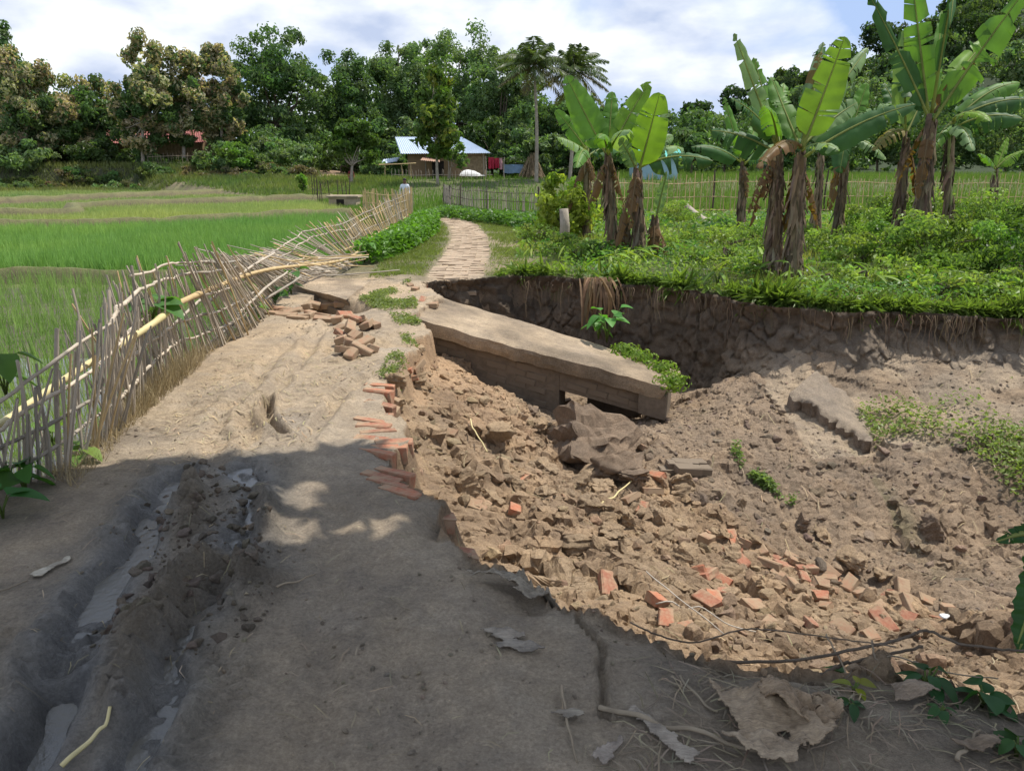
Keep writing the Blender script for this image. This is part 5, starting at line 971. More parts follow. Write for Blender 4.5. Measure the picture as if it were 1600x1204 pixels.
tree('sapling', 'thin pale green sapling leaning over the right half of the tin roof', 'tree', ground_at(702, 60), [E_(711, 232, 60, 16, 16), E_(722, 250, 60, 10, 10)], 700, .3, (.16, .26, .09), 303, .04, M_pale)
tree('shrub', 'bright green shrub right of the red roofed house', 'shrub', ground_at(368, 63), [E_(366, 236, 63, 26, 20), E_(378, 252, 63, 18, 16)], 2600, .3, (.13, .24, .05), 304, .06)
tree('shrub', 'pale green sapling by the far stake fence', 'shrub', ground_at(470, 50), [E_(471, 278, 50, 8, 9), E_(474, 288, 50, 6, 7)], 500, .2, (.18, .30, .06), 305, .03)
rb = random.Random(3)
bl = ['dark bush at the foot of the trees behind the rice', 'bushes under the village trees']
for i in range(44):
    px = -40+i*21+rb.uniform(-9, 9)
    if 590 < px < 800 or 495 < px < 520: continue
    Yb = rb.uniform(64, 72); g = ground_at(px, Yb); h = rb.uniform(.7, 2.0)*(1 if not 225 < px < 330 else .35); x, y, z = g
    tree('bush', bl[0], 'bush', g, [(x, y, z+h*.6, h*1.1, h, h*.75), (x+h*.7, y-.3, z+h*.4, h*.8, h*.7, h*.5)], 1300, .34, rb.choice([DG, MG, (.075, .12, .035)]), 400+i, .06, M_bark, bl[1])
for i in range(46):
    px = -45+i*11.5+rb.uniform(-5, 5); Yb = rb.uniform(60.8, 64.5); g = ground_at(px, Yb); h = rb.uniform(.35, .95); x, y, z = g
    if 495 < px: continue
    tree('bush', 'low scrub bush on the earth bank above the rice terraces', 'bush', g, [(x, y, z+h*.5, h*1.3, h, h*.7), (x+h*.9, y-.3, z+h*.3, h, h*.7, h*.45)], 800, .24, rb.choice([DG, MG, (.13, .17, .06), (.20, .17, .10)]), 4400+i, .04, M_bark, 'scrub on the earth bank')
for i, (px, py, Yb, rx, rz) in enumerate([(600, 225, 72, 30, 40), (640, 215, 78, 30, 30), (770, 225, 72, 40, 42), (810, 235, 70, 35, 35), (850, 240, 68, 30, 30), (900, 245, 66, 35, 25), (1080, 225, 72, 40, 22), (1000, 225, 75, 40, 30), (1130, 225, 80, 45, 28), (1200, 215, 85, 50, 40), (1280, 210, 85, 50, 45), (1370, 205, 85, 60, 50), (1480, 195, 85, 60, 60), (1570, 190, 80, 60, 65)]):
    tree('understorey_tree', ['leafy understorey tree behind the house and palms', 'leafy understorey tree along the foot of the hill'][px > 950], 'tree', ground_at(px, Yb), [E_(px, py, Yb, rx, rz), E_(px+rx*.5, py+rz*.5, Yb-1, rx*.7, rz*.6)], 3600, .45, [DG, MG, (.075, .13, .04)][i % 3], 500+i, .12, M_bark, ['understorey behind the house', 'understorey along the hill foot'][px > 950])
# hill: individual trees on the slope, smaller growth between them as one mass
rh = np.random.default_rng(8); k = 0
hm = MB()
HXY = [(x, y) for x in np.arange(26, 150, 9.0) for y in (104, 120, 138, 158)]
for x, y in HXY:
    x += rh.uniform(-3, 3); y += rh.uniform(-5, 5)
    if x/y*1.06 > .84: continue
    z = gh(x, y); h = rh.uniform(3.0, 6.5); r_ = rh.uniform(2.6, 4.6)
    tree('hillside_tree', 'rounded tree in the woods covering the hill on the right', 'tree', (x, y, z), [(x, y, z+h, r_, r_, r_*.85), (x+r_*.5, y-r_*.4, z+h*.6, r_*.8, r_*.8, r_*.6)], 2000, .75, [DG, MG, (.08, .13, .045), (.05, .09, .03)][k % 4], 700+k, .2, M_bark, 'trees on the wooded hill'); k += 1
q = rh.uniform([15, 90], [150, 185], (2600, 2)); q = q[(q[:, 0]/q[:, 1] < .85)]; z = gh(q[:, 0], q[:, 1])
for c_, (p, zz_) in enumerate(zip(q[:900], z)):
    m = 34; o = runit(m, rh); leaf_cards(hm, np.array([p[0], p[1], zz_+1.2])+o*rh.uniform(1.0, 2.0)*rh.random((m, 1))**.4, np.cross(o, runit(m, rh))+[0, 0, -.3], o, .9, .55, jit([MG, DG, (.085, .13, .05)][c_ % 3], m, .25, rh))
kind(hm.build('hillside_scrub', M_leaf, smooth=False), 'stuff', 'scrub between the trees of the hill')
# coconut palms
def palm(px, Yp, topy, base_px, label, sd, nfr=30, rad=2.6):
    r = np.random.default_rng(sd); c = at(px, topy, Yp); b = ground_at(base_px, Yp); e = empty('coconut_palm', b, label, 'palm tree', 'coconut palms'); tm = MB(); add_tube(tm, spline([b-[0, 0, .3], b+(c-b)*.5+[.12, 0, 0], c], 14), np.linspace(.15, .08, 14), 8); tm.build('trunk', M_pale, e)
    for i in range(nfr):
        a = i*2.4+r.uniform(-.3, .3); el = 1.5-2.1*(i/nfr)+r.uniform(-.1, .1); d = np.array([math.cos(a)*math.cos(el), math.sin(a)*math.cos(el), math.sin(el)]); L_ = rad*r.uniform(.9, 1.15); t = np.linspace(0, 1, 16)[:, None]; P = c+d*L_*t+np.array([0, 0, -1])*(t**2)*L_*(.46 if el > 0 else .3); T = nrm(np.gradient(P, axis=0)); S = nrm(np.cross(T, [0, 0, 1.0])); mb = MB(); add_tube(mb, P, np.linspace(.035, .008, 16), 4, (.16, .17, .07))
        for sg in (-1, 1):
            n = 34; q = np.linspace(.1, .99, n); Pi = np.stack([np.interp(q, t[:, 0], P[:, k_]) for k_ in range(3)], 1); Ti = np.stack([np.interp(q, t[:, 0], T[:, k_]) for k_ in range(3)], 1); Si = np.stack([np.interp(q, t[:, 0], S[:, k_]) for k_ in range(3)], 1)
            D = Si*sg*.7+Ti*.5+np.array([0, 0, -.55])+r.normal(0, .1, (n, 3)); leaf_cards(mb, Pi, D, np.cross(D, Ti), .72*np.sin(np.clip(q*.9+.1, 0, 1)*math.pi)**.5+.08, .085, jit((.10, .14, .055) if el > -.2 else (.12, .11, .05), n, .2, r), .05)
        mb.build('frond', M_leaf, e, smooth=False)
palm(834, 58, 100, 838, 'left coconut palm with full pale trunk in view', 1, rad=2.9)
palm(897, 61, 108, 890, 'right coconut palm with drooping dark fronds', 2, 30, rad=3.0)
# tree whose crown hangs over the foreground road and shades it (stands right of the camera)
SHADE = [(-6, 2.9), (-2.75, 3.45), (-1.95, 3.95), (-1.3, 3.95), (-.85, 4.2), (-.62, 3.95), (-.3, 3.35), (.15, 2.72), (.55, 2.45), (1.7, 2.28), (3.4, 2.3), (3.4, .7), (2, .4), (-4, .4), (-6, .9)]
def shade_tree():
    r = np.random.default_rng(21); lo, hi = np.array(SHADE).min(0), np.array(SHADE).max(0); P = r.uniform(lo, hi, (60000, 2)); d = pldist(P[:, 0], P[:, 1], SHADE, True); ins = inpoly(P[:, 0], P[:, 1], SHADE)
    for gx_, gy_2, ga, gb in ((*P2(440, 838), .40, .30), (*P2(595, 832), .30, .24), (*P2(470, 765), .36, .24)): ins &= ((P[:, 0]-gx_)/ga)**2+((P[:, 1]-gy_2)/gb)**2 > 1
    P = P[ins & (d > .04)][:19000]; n = len(P); cl = fbm(P[:, 0], P[:, 1], .9, 3, 5); h = 5.6+cl*2.2+r.uniform(-.5, .5, n); s = SUN/SUN[2]
    Q = np.stack([P[:, 0]+s[0]*h, P[:, 1]+s[1]*h, h], 1); base = np.array([5.2, -2.0, gh(5.2, -2.0)]); e = empty('shade_tree', base, 'leafy tree beside the viewpoint whose crown shades the near road', 'tree'); mb = MB(); o = runit(n, r); o[:, 2] = np.abs(o[:, 2])+.6
    leaf_cards(mb, Q, np.cross(nrm(o), runit(n, r)), o, r.uniform(.22, .38, n), .19, jit((.07, .13, .03), n, .25, r)); mb.build('crown', M_leaf, e, smooth=False)
    tm = MB(); fork = np.array([4.6, -1.0, 3.6]); add_tube(tm, spline([base-[0, 0, .3], (base+fork)/2+[.1, 0, 0], fork], 10), np.linspace(.28, .2, 10), 10)
    for tgt in ((-3, 3.6, 5.4), (0, 4.2, 5.6), (3, 3.5, 5.5), (6, 3, 5.6), (2, 0, 5.6), (-2, 0, 5.5), (6.5, -1.5, 5.5), (0, -2, 5.4)): limb(tm, fork, tgt, .11, .02, r)
    tm.build('trunk', M_bark, e)
shade_tree()
# ------------------------------------------------------------------ ground cover on the far bank and the margins
def poly_pts(poly, n, r, dens=None):
    poly = np.array(poly, float); lo, hi = poly.min(0), poly.max(0); P = np.zeros((0, 2))
    for _ in range(60):
        q = r.uniform(lo, hi, (n*2, 2)); k_ = inpoly(q[:, 0], q[:, 1], [tuple(a) for a in poly])
        if dens is not None: k_ &= r.random(len(q)) < dens(q[:, 0], q[:, 1])
        P = np.concatenate([P, q[k_]])
        if len(P) >= n: break
    return P[:n]
def on_ground(P, dz=0): return np.c_[P, gh(P[:, 0], P[:, 1])+dz]
def notpit(x, y, m=.0): return ~inpit(x, y)
re_ = np.random.default_rng(31)
BANK = [P2(775, 432), P2(930, 440), P2(1000, 446), P2(1100, 456), P2(1180, 470), P2(1300, 483), P2(1400, 485), P2(1500, 491), P2(1640, 497), (9, 8.8), (22, 17), (23, 30), P2(1600, 325), P2(930, 328), P2(850, 335), P2(800, 350), P2(815, 380), P2(800, 415)]
def bank_d(x, y): return np.clip(9.5/np.maximum(y, 6), .12, 1)**1.6*notpit(x, y)
def pathfree(x, y): return np.clip((pldist(x, y, PATHC)-.42)*3, 0, 1)
g1 = MB(); P = poly_pts(BANK, 60000, re_, bank_d); hgt = .06+.16*np.clip(fbm(P[:, 0], P[:, 1], 1.1, 4, 6)+.35, 0, 1)+.03*(P[:, 1] > 14); blades(g1, on_ground(P), hgt, .009*np.clip(P[:, 1]/10, 1, 2.4), np.array((.25, .33, .085))*(1+fbm(P[:, 0], P[:, 1], .8, 3, 7)[:, None]*[2.2, .9, .5]), .7, re_)
P = poly_pts([P2(575, 440), P2(640, 432), P2(690, 436), P2(800, 430), P2(830, 400), P2(800, 350), P2(745, 330), P2(690, 322), P2(650, 345), P2(640, 370), P2(600, 400)], 26000, re_, lambda x, y: pathfree(x, y)*np.clip(.55+2.2*fbm(x, y, 1.3, 4, 17), .05, 1)*np.clip(13/y, .15, 1)); blades(g1, on_ground(P), .05, .011*np.clip(P[:, 1]/11, 1, 2.5), (.20, .245, .075), 1.2, re_)
P = poly_pts([P2(680, 325), P2(640, 345), P2(500, 310), P2(600, 268), P2(860, 268), P2(930, 300), P2(850, 330), P2(745, 325)], 22000, re_, lambda x, y: np.clip(30/y, .1, 1)**2*(pldist(x, y, PATHC) > .9)*(~inpoly(x, y, PAD))); blades(g1, on_ground(P), .30, .05, (.13, .235, .045), .5, re_)
P = poly_pts([tuple(at(-80, 290, 59)[:2]), tuple(at(500, 290, 59)[:2]), tuple(at(500, 280, 66)[:2]), tuple(at(-80, 280, 66)[:2])], 16000, re_); cc_ = fbm(P[:, 0], P[:, 1], .4, 4, 88)[:, None]; blades(g1, on_ground(P), .45, .07, np.array((.17, .20, .075))*(1+cc_*[1.4, .8, .6]), .8, re_)
P = poly_pts([P2(430, 299), P2(470, 300), P2(545, 318), P2(575, 350), P2(620, 335), P2(530, 296)], 9000, re_, lambda x, y: np.clip(30/y, .1, 1)); blades(g1, on_ground(P), .25, .045, (.16, .24, .065), .6, re_)
P = poly_pts([(-30, 64), (-8, 64), (-7, 44), P2(480, 303)], 14000, re_, lambda x, y: (~inpoly(x, y, PAD))*1.0); blades(g1, on_ground(P), .35, .06, np.array((.17, .225, .07))*(1+fbm(P[:, 0], P[:, 1], .5, 3, 5)[:, None]*[1.2, .6, .4]), .7, re_)
kind(g1.build('grass', M_leaf, smooth=False), 'stuff', 'grass on the far bank and beside the brick path')
g2 = MB(); P = poly_pts([P2(925, 322), P2(1700, 322), (60, 62), P2(930, 275)], 34000, re_, lambda x, y: np.clip(34/y, .2, 1)**1.5); blades(g2, on_ground(P), .55, .05, (.16, .26, .05), .5, re_)
kind(g2.build('rice_crop', M_rice, smooth=False), 'stuff', 'green rice field behind the long slatted fence')
g3 = MB()
def cover(mb, P, hgt, size, colr, r, per=1, up=.6):
    n = len(P); o = runit(n, r); o[:, 2] = np.abs(o[:, 2])+up; z = r.random(n)**.8*hgt; s = size*r.uniform(.6, 1.4, n); D = np.cross(nrm(o), runit(n, r))+[0, 0, .1]; q = on_ground(P); q[:, 2] += z; leaf_cards(mb, q, D, o, s, s*.6, np.broadcast_to(colr, (n, 3))*r.uniform(.7, 1.3, (n, 1)), .15)
P = poly_pts(BANK, 30000, re_, lambda x, y: bank_d(x, y)*np.clip(.5+2.4*fbm(x, y, .75, 4, 27), .04, 1)); th_ = np.clip(fbm(P[:, 0], P[:, 1], .75, 4, 27)+.3, 0, 1); cover(g3, P, .07+.38*th_*(P[:, 0] > .8), .062*np.clip(P[:, 1]/10, 1, 2), np.array((.16, .27, .06))*(1+fbm(P[:, 0], P[:, 1], 1.5, 3, 8)[:, None]*[2.0, .9, .4]), re_)
P = poly_pts([P2(545, 422), P2(600, 412), P2(650, 390), P2(685, 362), P2(682, 340), P2(655, 345), P2(640, 365), P2(600, 398)], 9000, re_); cover(g3, P, .42, .10, (.125, .26, .04), re_)
P = poly_pts([P2(690, 322), P2(745, 332), P2(850, 345), P2(845, 360), P2(740, 340), P2(680, 328)], 4000, re_); cover(g3, P, .35, .14, (.10, .20, .04), re_)
P = poly_pts([(3.4, 6.2), (5.6, 5.6), (6.5, 7.6), (4.6, 8.2), (3.6, 7.7)], 3000, re_, lambda x, y: np.clip(-.25+5.0*fbm(x, y, 1.1, 3, 47), 0, 1)); cover(g3, P, .16, .045, (.22, .29, .08), re_)
P = poly_pts([tuple(at(1120, 735, 7.1)[:2]), tuple(at(1150, 745, 6.9)[:2]), tuple(at(1250, 790, 6.4)[:2]), tuple(at(1235, 805, 6.25)[:2]), tuple(at(1150, 770, 6.7)[:2])], 620, re_, lambda x, y: np.clip(.1+5*fbm(x, y, 4, 3, 49), 0, 1)); cover(g3, P, .07, .04, (.19, .27, .085), re_)
P = poly_pts([P2(560, 470), P2(640, 440), P2(650, 470), P2(660, 515), P2(615, 590), P2(585, 590), P2(630, 530), P2(610, 490)], 5200, re_, lambda x, y: np.clip(.35+2.5*fbm(x, y, 2.2, 3, 48), 0, 1)); cover(g3, P, .04, .03, (.20, .25, .085), re_)
P = poly_pts([tuple(NL[:2]+[-.2, 0]), tuple(NL[:2]+[.5, -.1]), tuple(FLc[:2]), tuple(FLc[:2]+[-.4, .3])], 900, re_)
kind(g3.build('weeds', M_leaf, smooth=False), 'stuff', 'low leafy weeds on the banks and in the pit')
# dry grass along the near fence, straw on the road
g4 = MB(); P = poly_pts([P2(120, 770), P2(190, 690), P2(250, 620), P2(330, 552), P2(400, 510), P2(380, 500), P2(300, 545), P2(230, 600), P2(180, 655), P2(60, 740)], 2600, re_); blades(g4, on_ground(P), .10, .004, (.36, .29, .17), 1.5, re_); P = poly_pts([P2(180, 690), P2(260, 620), P2(330, 555), P2(230, 600), P2(180, 655)], 1100, re_); blades(g4, on_ground(P), .24, .004, (.33, .27, .16), .8, re_)
kind(g4.build('dry_grass', M_dry, smooth=False), 'stuff', 'dry grass at the foot of the near fence')
def straw(name, poly, n, L0, w_, c, label, sd, sagz=.008, pit=False):
    r = np.random.default_rng(sd); P = poly_pts(poly, n, r, lambda x, y: inpit(x, y) if pit else notpit(x, y)); a = r.uniform(0, 6.28, n); L_ = L0*r.uniform(.3, 1.3, n); mb = MB(); d = np.c_[np.cos(a), np.sin(a)]; Q = P+d*L_[:, None]; A = on_ground(P, sagz); B = on_ground(Q, sagz); s = np.c_[-d[:, 1], d[:, 0], np.zeros(n)]*w_*r.uniform(.5, 1.5, (n, 1))
    M_ = (A+B)/2+np.c_[s[:, :2]*3*r.normal(0, 1, (n, 1)), np.full(n, .006)]; V = np.stack([A-s, A+s, M_+s, M_-s, B+s*.4, B-s*.4], 1).reshape(-1, 3); k_ = np.arange(n)[:, None]*6; mb.add(V, np.concatenate([k_+[0, 1, 2, 3], k_+[3, 2, 4, 5]]), np.repeat(jit(c, n, .35, r), 6, 0)); return kind(mb.build(name, M_dry, smooth=False), 'stuff', label)
straw('straw', [(-2.6, 1.7), (.3, 1.7), (-.3, 3), (-1, 6), (-2.6, 8)], 560, .07, .0013, (.36, .30, .2), 'straw bits and dry twigs strewn on the road', 3)
straw('straw', [P2(150, 760), P2(350, 560), P2(520, 540), P2(600, 560), P2(480, 700), P2(300, 720)], 900, .07, .0025, (.42, .34, .22), 'straw flattened into the dried mud', 4)
straw('leaf_litter', [(.25, 1.6), (.5, 2.35), (1.6, 2.2), (2.4, 1.6)], 620, .12, .0019, (.25, .205, .145), 'dry stems littering the shaded near bank', 5, .012)
straw('straw', [(-.9, 2.4), (5, 2.4), (6, 8), (1, 8.5), (-.9, 8)], 700, .14, .0022, (.38, .31, .2), 'thin roots and straw caught in the collapsed soil', 6, .02, True)
# roots hanging from the far edge
rt_ = MB(); r = np.random.default_rng(9)
for i in range(150):
    px = r.uniform(800, 1590); py = np.interp(px, [800, 930, 1000, 1100, 1180, 1300, 1600], [434, 441, 447, 457, 471, 484, 495]); p = G(px, py+2); p[1] -= .06; L_ = r.uniform(.1, .55); n = 6; t = np.linspace(0, 1, n)[:, None]; P = p+np.array([0, -.03, -L_])*t+np.cumsum(r.normal(0, .018, (n, 3)), 0)*[1, .5, .2]; add_tube(rt_, P, np.linspace(.004, .0015, n)*r.uniform(.7, 1.8), 4, jit((.24, .18, .12), 1, .4, r)[0], cap=False)
kind(rt_.build('hanging_roots', M_dry), 'stuff', 'thin roots hanging out of the far pit wall')
fr_ = MB(); n = 13000; px = r.uniform(775, 1600, n); px = px[r.random(n) < np.clip(.35+3*fbm(px, px*0, .018, 4, 14), .05, 1)]; n = len(px); py = np.interp(px, [775, 840, 930, 1000, 1100, 1180, 1300, 1600], [433, 431, 440, 446, 456, 470, 483, 495]); P = np.array([G(a, b-1.5-3*c_) for a, b, c_ in zip(px, py, r.random(n))]); P[:, 2] = gh(P[:, 0], P[:, 1]+.08)+r.uniform(0, .08, n); D = np.c_[r.normal(0, .5, n), -np.abs(r.normal(.6, .4, n)), r.normal(-.15, .55, n)]; Lf = r.uniform(.06, .22, n)*(1+.8*(fbm(px, px*0, .02, 3, 4) > .05)); leaf_cards(fr_, P, D, runit(n, r)+[0, -.3, .8], Lf, Lf*.16, np.array((.17, .25, .055))*r.uniform(.6, 1.3, (n, 1)), .1)
kind(fr_.build('grass_fringe', M_leaf, smooth=False), 'stuff', 'grass overhanging the far pit edge')
# ------------------------------------------------------------------ individual shrubs and leafy plants
def shrub(px, py, h, w_, n, size, c, label, group=None, sd=0, Y_=None, sub=3):
    g = hit(px, py) if Y_ is None else ground_at(px, Y_); x, y, z = g; r = np.random.default_rng(sd+900); e = [(x, y, z+h*.55, w_*.6, w_*.5, h*.5)]+[(x+r.uniform(-.5, .5)*w_, y+r.uniform(-.4, .4)*w_, z+h*r.uniform(.25, .8), w_*.4, w_*.35, h*.3) for _ in range(sub)]
    return tree('shrub', label, 'shrub', g, e, n, size, c, sd+1000, .018, M_bark, group, clump=.42, droop=.2, cvar=.28)
YG = (.34, .43, .08); WG = (.19, .29, .07); BG = (.26, .36, .09)
shrub(882, 372, 1.5, .95, 2400, .15, YG, 'bright yellow green shrub left of the banana cluster', None, 1, sub=6)
g = hit(880, 385); st_ = MB(); add_tube(st_, [g-[0, 0, .1], g+[.03, 0, .4], g+[0, 0, .75]], [.11, .10, .09], 9); tag(st_.build('tree_stump', M_pale), 'grey cut stump under the yellow green shrub', 'stump')
for i, (px, py, h, w_, c) in enumerate([(1500, 440, 1.35, 1.3, WG), (1440, 430, 1.0, 1.1, BG), (1370, 425, 1.0, 1.0, WG), (1320, 420, .8, .9, BG), (1560, 430, 1.3, 1.4, WG), (1600, 440, 1.2, 1.2, (.09, .17, .03)), (1530, 395, 1.5, 1.4, WG), (1480, 390, 1.35, 1.2, BG), (1400, 390, 1.3, 1.2, WG), (1345, 385, 1.0, 1.0, BG), (1590, 390, 1.2, 1.5, WG), (1280, 400, .6, .7, BG), (1290, 450, .35, .5, BG), (1180, 430, .4, .6, WG), (1130, 420, .4, .6, BG), (1080, 415, .4, .6, WG), (1050, 390, .5, .7, BG), (1100, 380, .5, .8, WG), (1150, 390, .5, .8, BG), (1190, 385, .6, .8, WG), (940, 410, .55, .6, (.07, .16, .03)), (905, 410, .5, .6, WG), (860, 400, .6, .7, WG), (845, 380, .7, .8, BG), (870, 345, .8, 1.2, WG), (960, 350, .8, 1.2, WG), (1060, 350, .8, 1.2, BG), (1390, 450, .5, .7, BG), (1460, 462, .4, .7, BG), (1550, 468, .45, .8, WG), (1340, 455, .4, .6, BG), (1240, 390, .7, .9, WG)]):
    BL = ['tall weed bush right of the tallest banana stem', 'weed bush just below the tallest banana plant', 'weed bush between the twin and tallest bananas, front row', 'low weed bush right beside the twin banana stems', 'tall weed bush at the right, second from the edge', 'dark weed bush cut by the right edge, front row', 'tallest weed bush, in front of the right end of the fence', 'weed bush hiding the foot of the young banana plant', 'weed bush hiding the foot of the paddle leaf banana', 'weed bush behind the low one beside the twin stems', 'back row weed bush cut by the right edge', 'small weed bush right behind the twin stems', 'tiny weed clump at the pit edge right of the twin stems', 'low bush at the pit edge left of the twin stems', 'low bush near the pit edge between cluster and twin stems', 'low bush near the pit edge right of the left cluster', 'low bush behind the short pale leaved banana stump', 'low bush in front of the fallen log', 'low bush below the lone banana plant', 'low bush left of the twin stems, behind the edge row', 'dark broad leaved weed clump at the foot of the left banana cluster', 'low bush right of the yellow green shrub', 'low bush at the path side below the yellow green shrub', 'bush at the path side left of the yellow green shrub', 'bush behind the yellow green shrub by the stick fence', 'bush by the long fence behind the left cluster', 'bush by the long fence left of the fallen log', 'small weed patch bush on the edge below the thicket', 'low edge bush below the tallest banana plant', 'low edge bush at the far right of the bank', 'low edge bush right of the twin banana stems', 'bush behind the twin banana stems on their left']
    if i == 20: lb, gp = 'dark broad leaved weed clump at the foot of the left banana cluster', None
    elif px >= 1300: lb, gp = 'leafy weed bush in the thicket right of the twin bananas', 'thicket bushes'
    else: lb, gp = 'low leafy bush on the bank between the banana plants', 'bank bushes'
    lb = BL[i]; h *= .78
    shrub(px, py, h, w_, int(900*w_*w_*(.8+h)), .07 if px < 1300 else .078, c, lb, gp, 10+i)
shrub(1040, 580, .28, .28, 420, .045, (.17, .27, .05), 'small leafy creeper hanging on the end of the tilted deck', None, 60, Y_=None) if False else None
def plant(p, n, L0, w0, c, label, name='leafy_plant', cat='plant', group=None, sd=0, up=1.0, stem=.25, heart=False):
    r = np.random.default_rng(sd+77); p = np.asarray(p, float); e = empty(name, p, label, cat, group); sm = MB(); lv = []
    for i in range(n):
        a = i*2.4+r.uniform(-.4, .4); hh = stem*r.uniform(.5, 1.2); o = np.array([math.cos(a), math.sin(a), 0]); b = p+o*hh*.35+[0, 0, hh*up]; add_tube(sm, [p, p+o*hh*.1+[0, 0, hh*.5*up], b], [.006, .005, .003], 4, (.14, .2, .05))
        L_ = L0*r.uniform(.7, 1.2); d = nrm(o+np.array([0, 0, r.uniform(-.6, .4)])); nn = nrm(np.array([0, 0, 1.0])+o*.3+r.normal(0, .25, 3)); sd_ = nrm(np.cross(d, nn)); nn = np.cross(sd_, d); m_ = 9; t = np.linspace(0, 1, m_); pr = (np.sin(np.clip(t, 0, 1)**.55*math.pi) if heart else np.sin(t**.8*math.pi))**.7*w0*L_/L0*.5; cen = b+d*(t*L_)[:, None]-np.array([0, 0, 1])*(t*t*L_*.3)[:, None]
        mb = MB(); V = np.concatenate([cen-sd_*pr[:, None]+nn*(pr*.3)[:, None], cen, cen+sd_*pr[:, None]+nn*(pr*.3)[:, None]]); k_ = np.arange(m_-1); mb.add(V, np.concatenate([np.stack([k_, k_+1, k_+m_+1, k_+m_], -1), np.stack([k_+m_, k_+m_+1, k_+2*m_+1, k_+2*m_], -1)]), jit(c, 1, .2, r)[0]); mb.build('leaf', M_ban, e)
    sm.build('stem', M_leaf, e); return e
# strap leaved ginger like tufts on the bank
rg = random.Random(12)
for i in range(34):
    px = rg.uniform(830, 1590); py = rg.uniform(np.interp(px, [830, 930, 1180, 1300, 1600], [420, 430, 455, 468, 478])-55, np.interp(px, [830, 930, 1180, 1300, 1600], [420, 430, 455, 468, 478])); p = hit(px, py)
    if inpit(p[:1], p[1:2])[0]: continue
    plant(p, 8, rg.uniform(.25, .42), .05, rg.choice([(.22, .34, .05), (.28, .38, .06), (.15, .27, .04)]), 'yellow green tuft with strap leaves on the far bank', 'strap_leaf_plant', 'plant', 'strap leaved tufts on the bank', i, 1.0, .25)
plant(at(948, 535, 9.2), 11, .17, .14, (.09, .26, .05), 'heart leaved green plant growing behind the tilted deck', sd=1, stem=.38, heart=True)
plant(at(935, 530, 9.25), 8, .15, .12, (.11, .28, .05), 'smaller heart leaved plant left of the one behind the deck', sd=2, stem=.25, heart=True)
for i, (px, py, Yp) in enumerate([(1035, 575, 8.5), (1048, 588, 8.0), (1000, 558, 8.75), (975, 548, 8.9)]):
    r = np.random.default_rng(i); p = at(px, py, Yp); mb = MB(); n = 330; o = runit(n, r); leaf_cards(mb, p+o*[.22, .16, .11]*r.random((n, 1))**.5+[0, -.02, -.05*(i == 1)], np.cross(o, runit(n, r))+[0, 0, -.3], o+[0, 0, .4], .05, .03, jit((.20, .30, .06), n, .3, r)); sm = MB(); add_tube(sm, [p-[0, -.05, .12], p], [.008, .004], 5)
    e = empty('creeper', p-[0, 0, .1], ['leafy creeper on the far corner of the tilted deck', 'creeper hanging over the near end corner of the deck', 'low creeper along the far edge of the deck', 'thin weed patch left of the creepers on the deck'][i], 'creeper'); mb.build('foliage', M_leaf, e, smooth=False); sm.build('stem', M_bark, e)
mb = MB(); r = np.random.default_rng(5); p0 = G(932, 438, .05)        # bunch of dead leaves over the edge
for i in range(46):
    p = p0+[r.normal(0, .10), -.06+r.normal(0, .03), .05]; L_ = r.uniform(.3, .75); q = np.linspace(0, 1, 6)[:, None]; c_ = p+np.array([r.normal(0, .1), -.12, 0])*np.sin(q*2)+np.array([0, 0, -L_])*q**1.2; w_ = (.018*np.array([.5, 1, 1, .8, .6, .1])*r.uniform(.5, 1.6))[:, None]; s_ = nrm(np.array([1, r.normal(0, .5), 0])); V = np.concatenate([c_-s_*w_, c_+s_*w_]); k_ = np.arange(5); mb.add(V, np.stack([k_, k_+1, k_+7, k_+6], -1), jit((.26, .17, .10), 1, .35, r)[0])
tag(mb.build('dead_leaf_bunch', M_dry, smooth=False), 'bunch of brown dead leaves hanging over the far pit edge', 'dead leaves')
# plants along the near fence
for i, (px, py, n, L0, w0, c, lb, st2) in enumerate([(240, 470, 6, .22, .2, (.10, .21, .055), 'broad leaved vine plant climbing the fence', .12), (20, 590, 6, .16, .14, (.13, .24, .05), 'leafy weed at the left edge of the fence', .2), (85, 700, 7, .13, .12, (.16, .27, .06), 'green weed poking through the fence pickets', .2), (40, 770, 8, .13, .12, (.06, .16, .03), 'dark weed at the fence foot by the left edge', .15), (5, 810, 5, .15, .13, (.05, .17, .04), 'dark green weed in the lower left shade', .14), (130, 720, 5, .10, .09, (.17, .28, .06), 'pale weed at the fence foot near the mud', .08), (430, 478, 8, .17, .15, (.05, .13, .03), 'dark leafy plant in the hollow beside the slab end', .2), (400, 500, 8, .12, .11, (.14, .25, .05), 'pale green weed under the fallen fence', .15), (365, 525, 6, .09, .08, (.2, .3, .06), 'yellow green weed at the foot of the leaning fence', .08), (455, 460, 6, .17, .15, (.06, .15, .035), 'dark weed against the side of the slab end', .25)]):
    p = hit(px, py)
    if i == 0: p = at(240, 500, 5.6)
    if i == 1: p = at(10, 620, 3.7)
    plant(p, n, L0, w0, c, lb, sd=20+i, stem=st2, heart=True)
for i, (px, py) in enumerate([(560, 402), (585, 398), (605, 392), (625, 380), (645, 370), (660, 358), (570, 412), (640, 385)]):
    plant(hit(px, py), 9, .16, .13, (.12, .27, .04), 'bright leafy weed at the foot of the standing fence', 'leafy_plant', 'plant', 'weeds along the standing fence', 40+i, 1.0, .32, True)
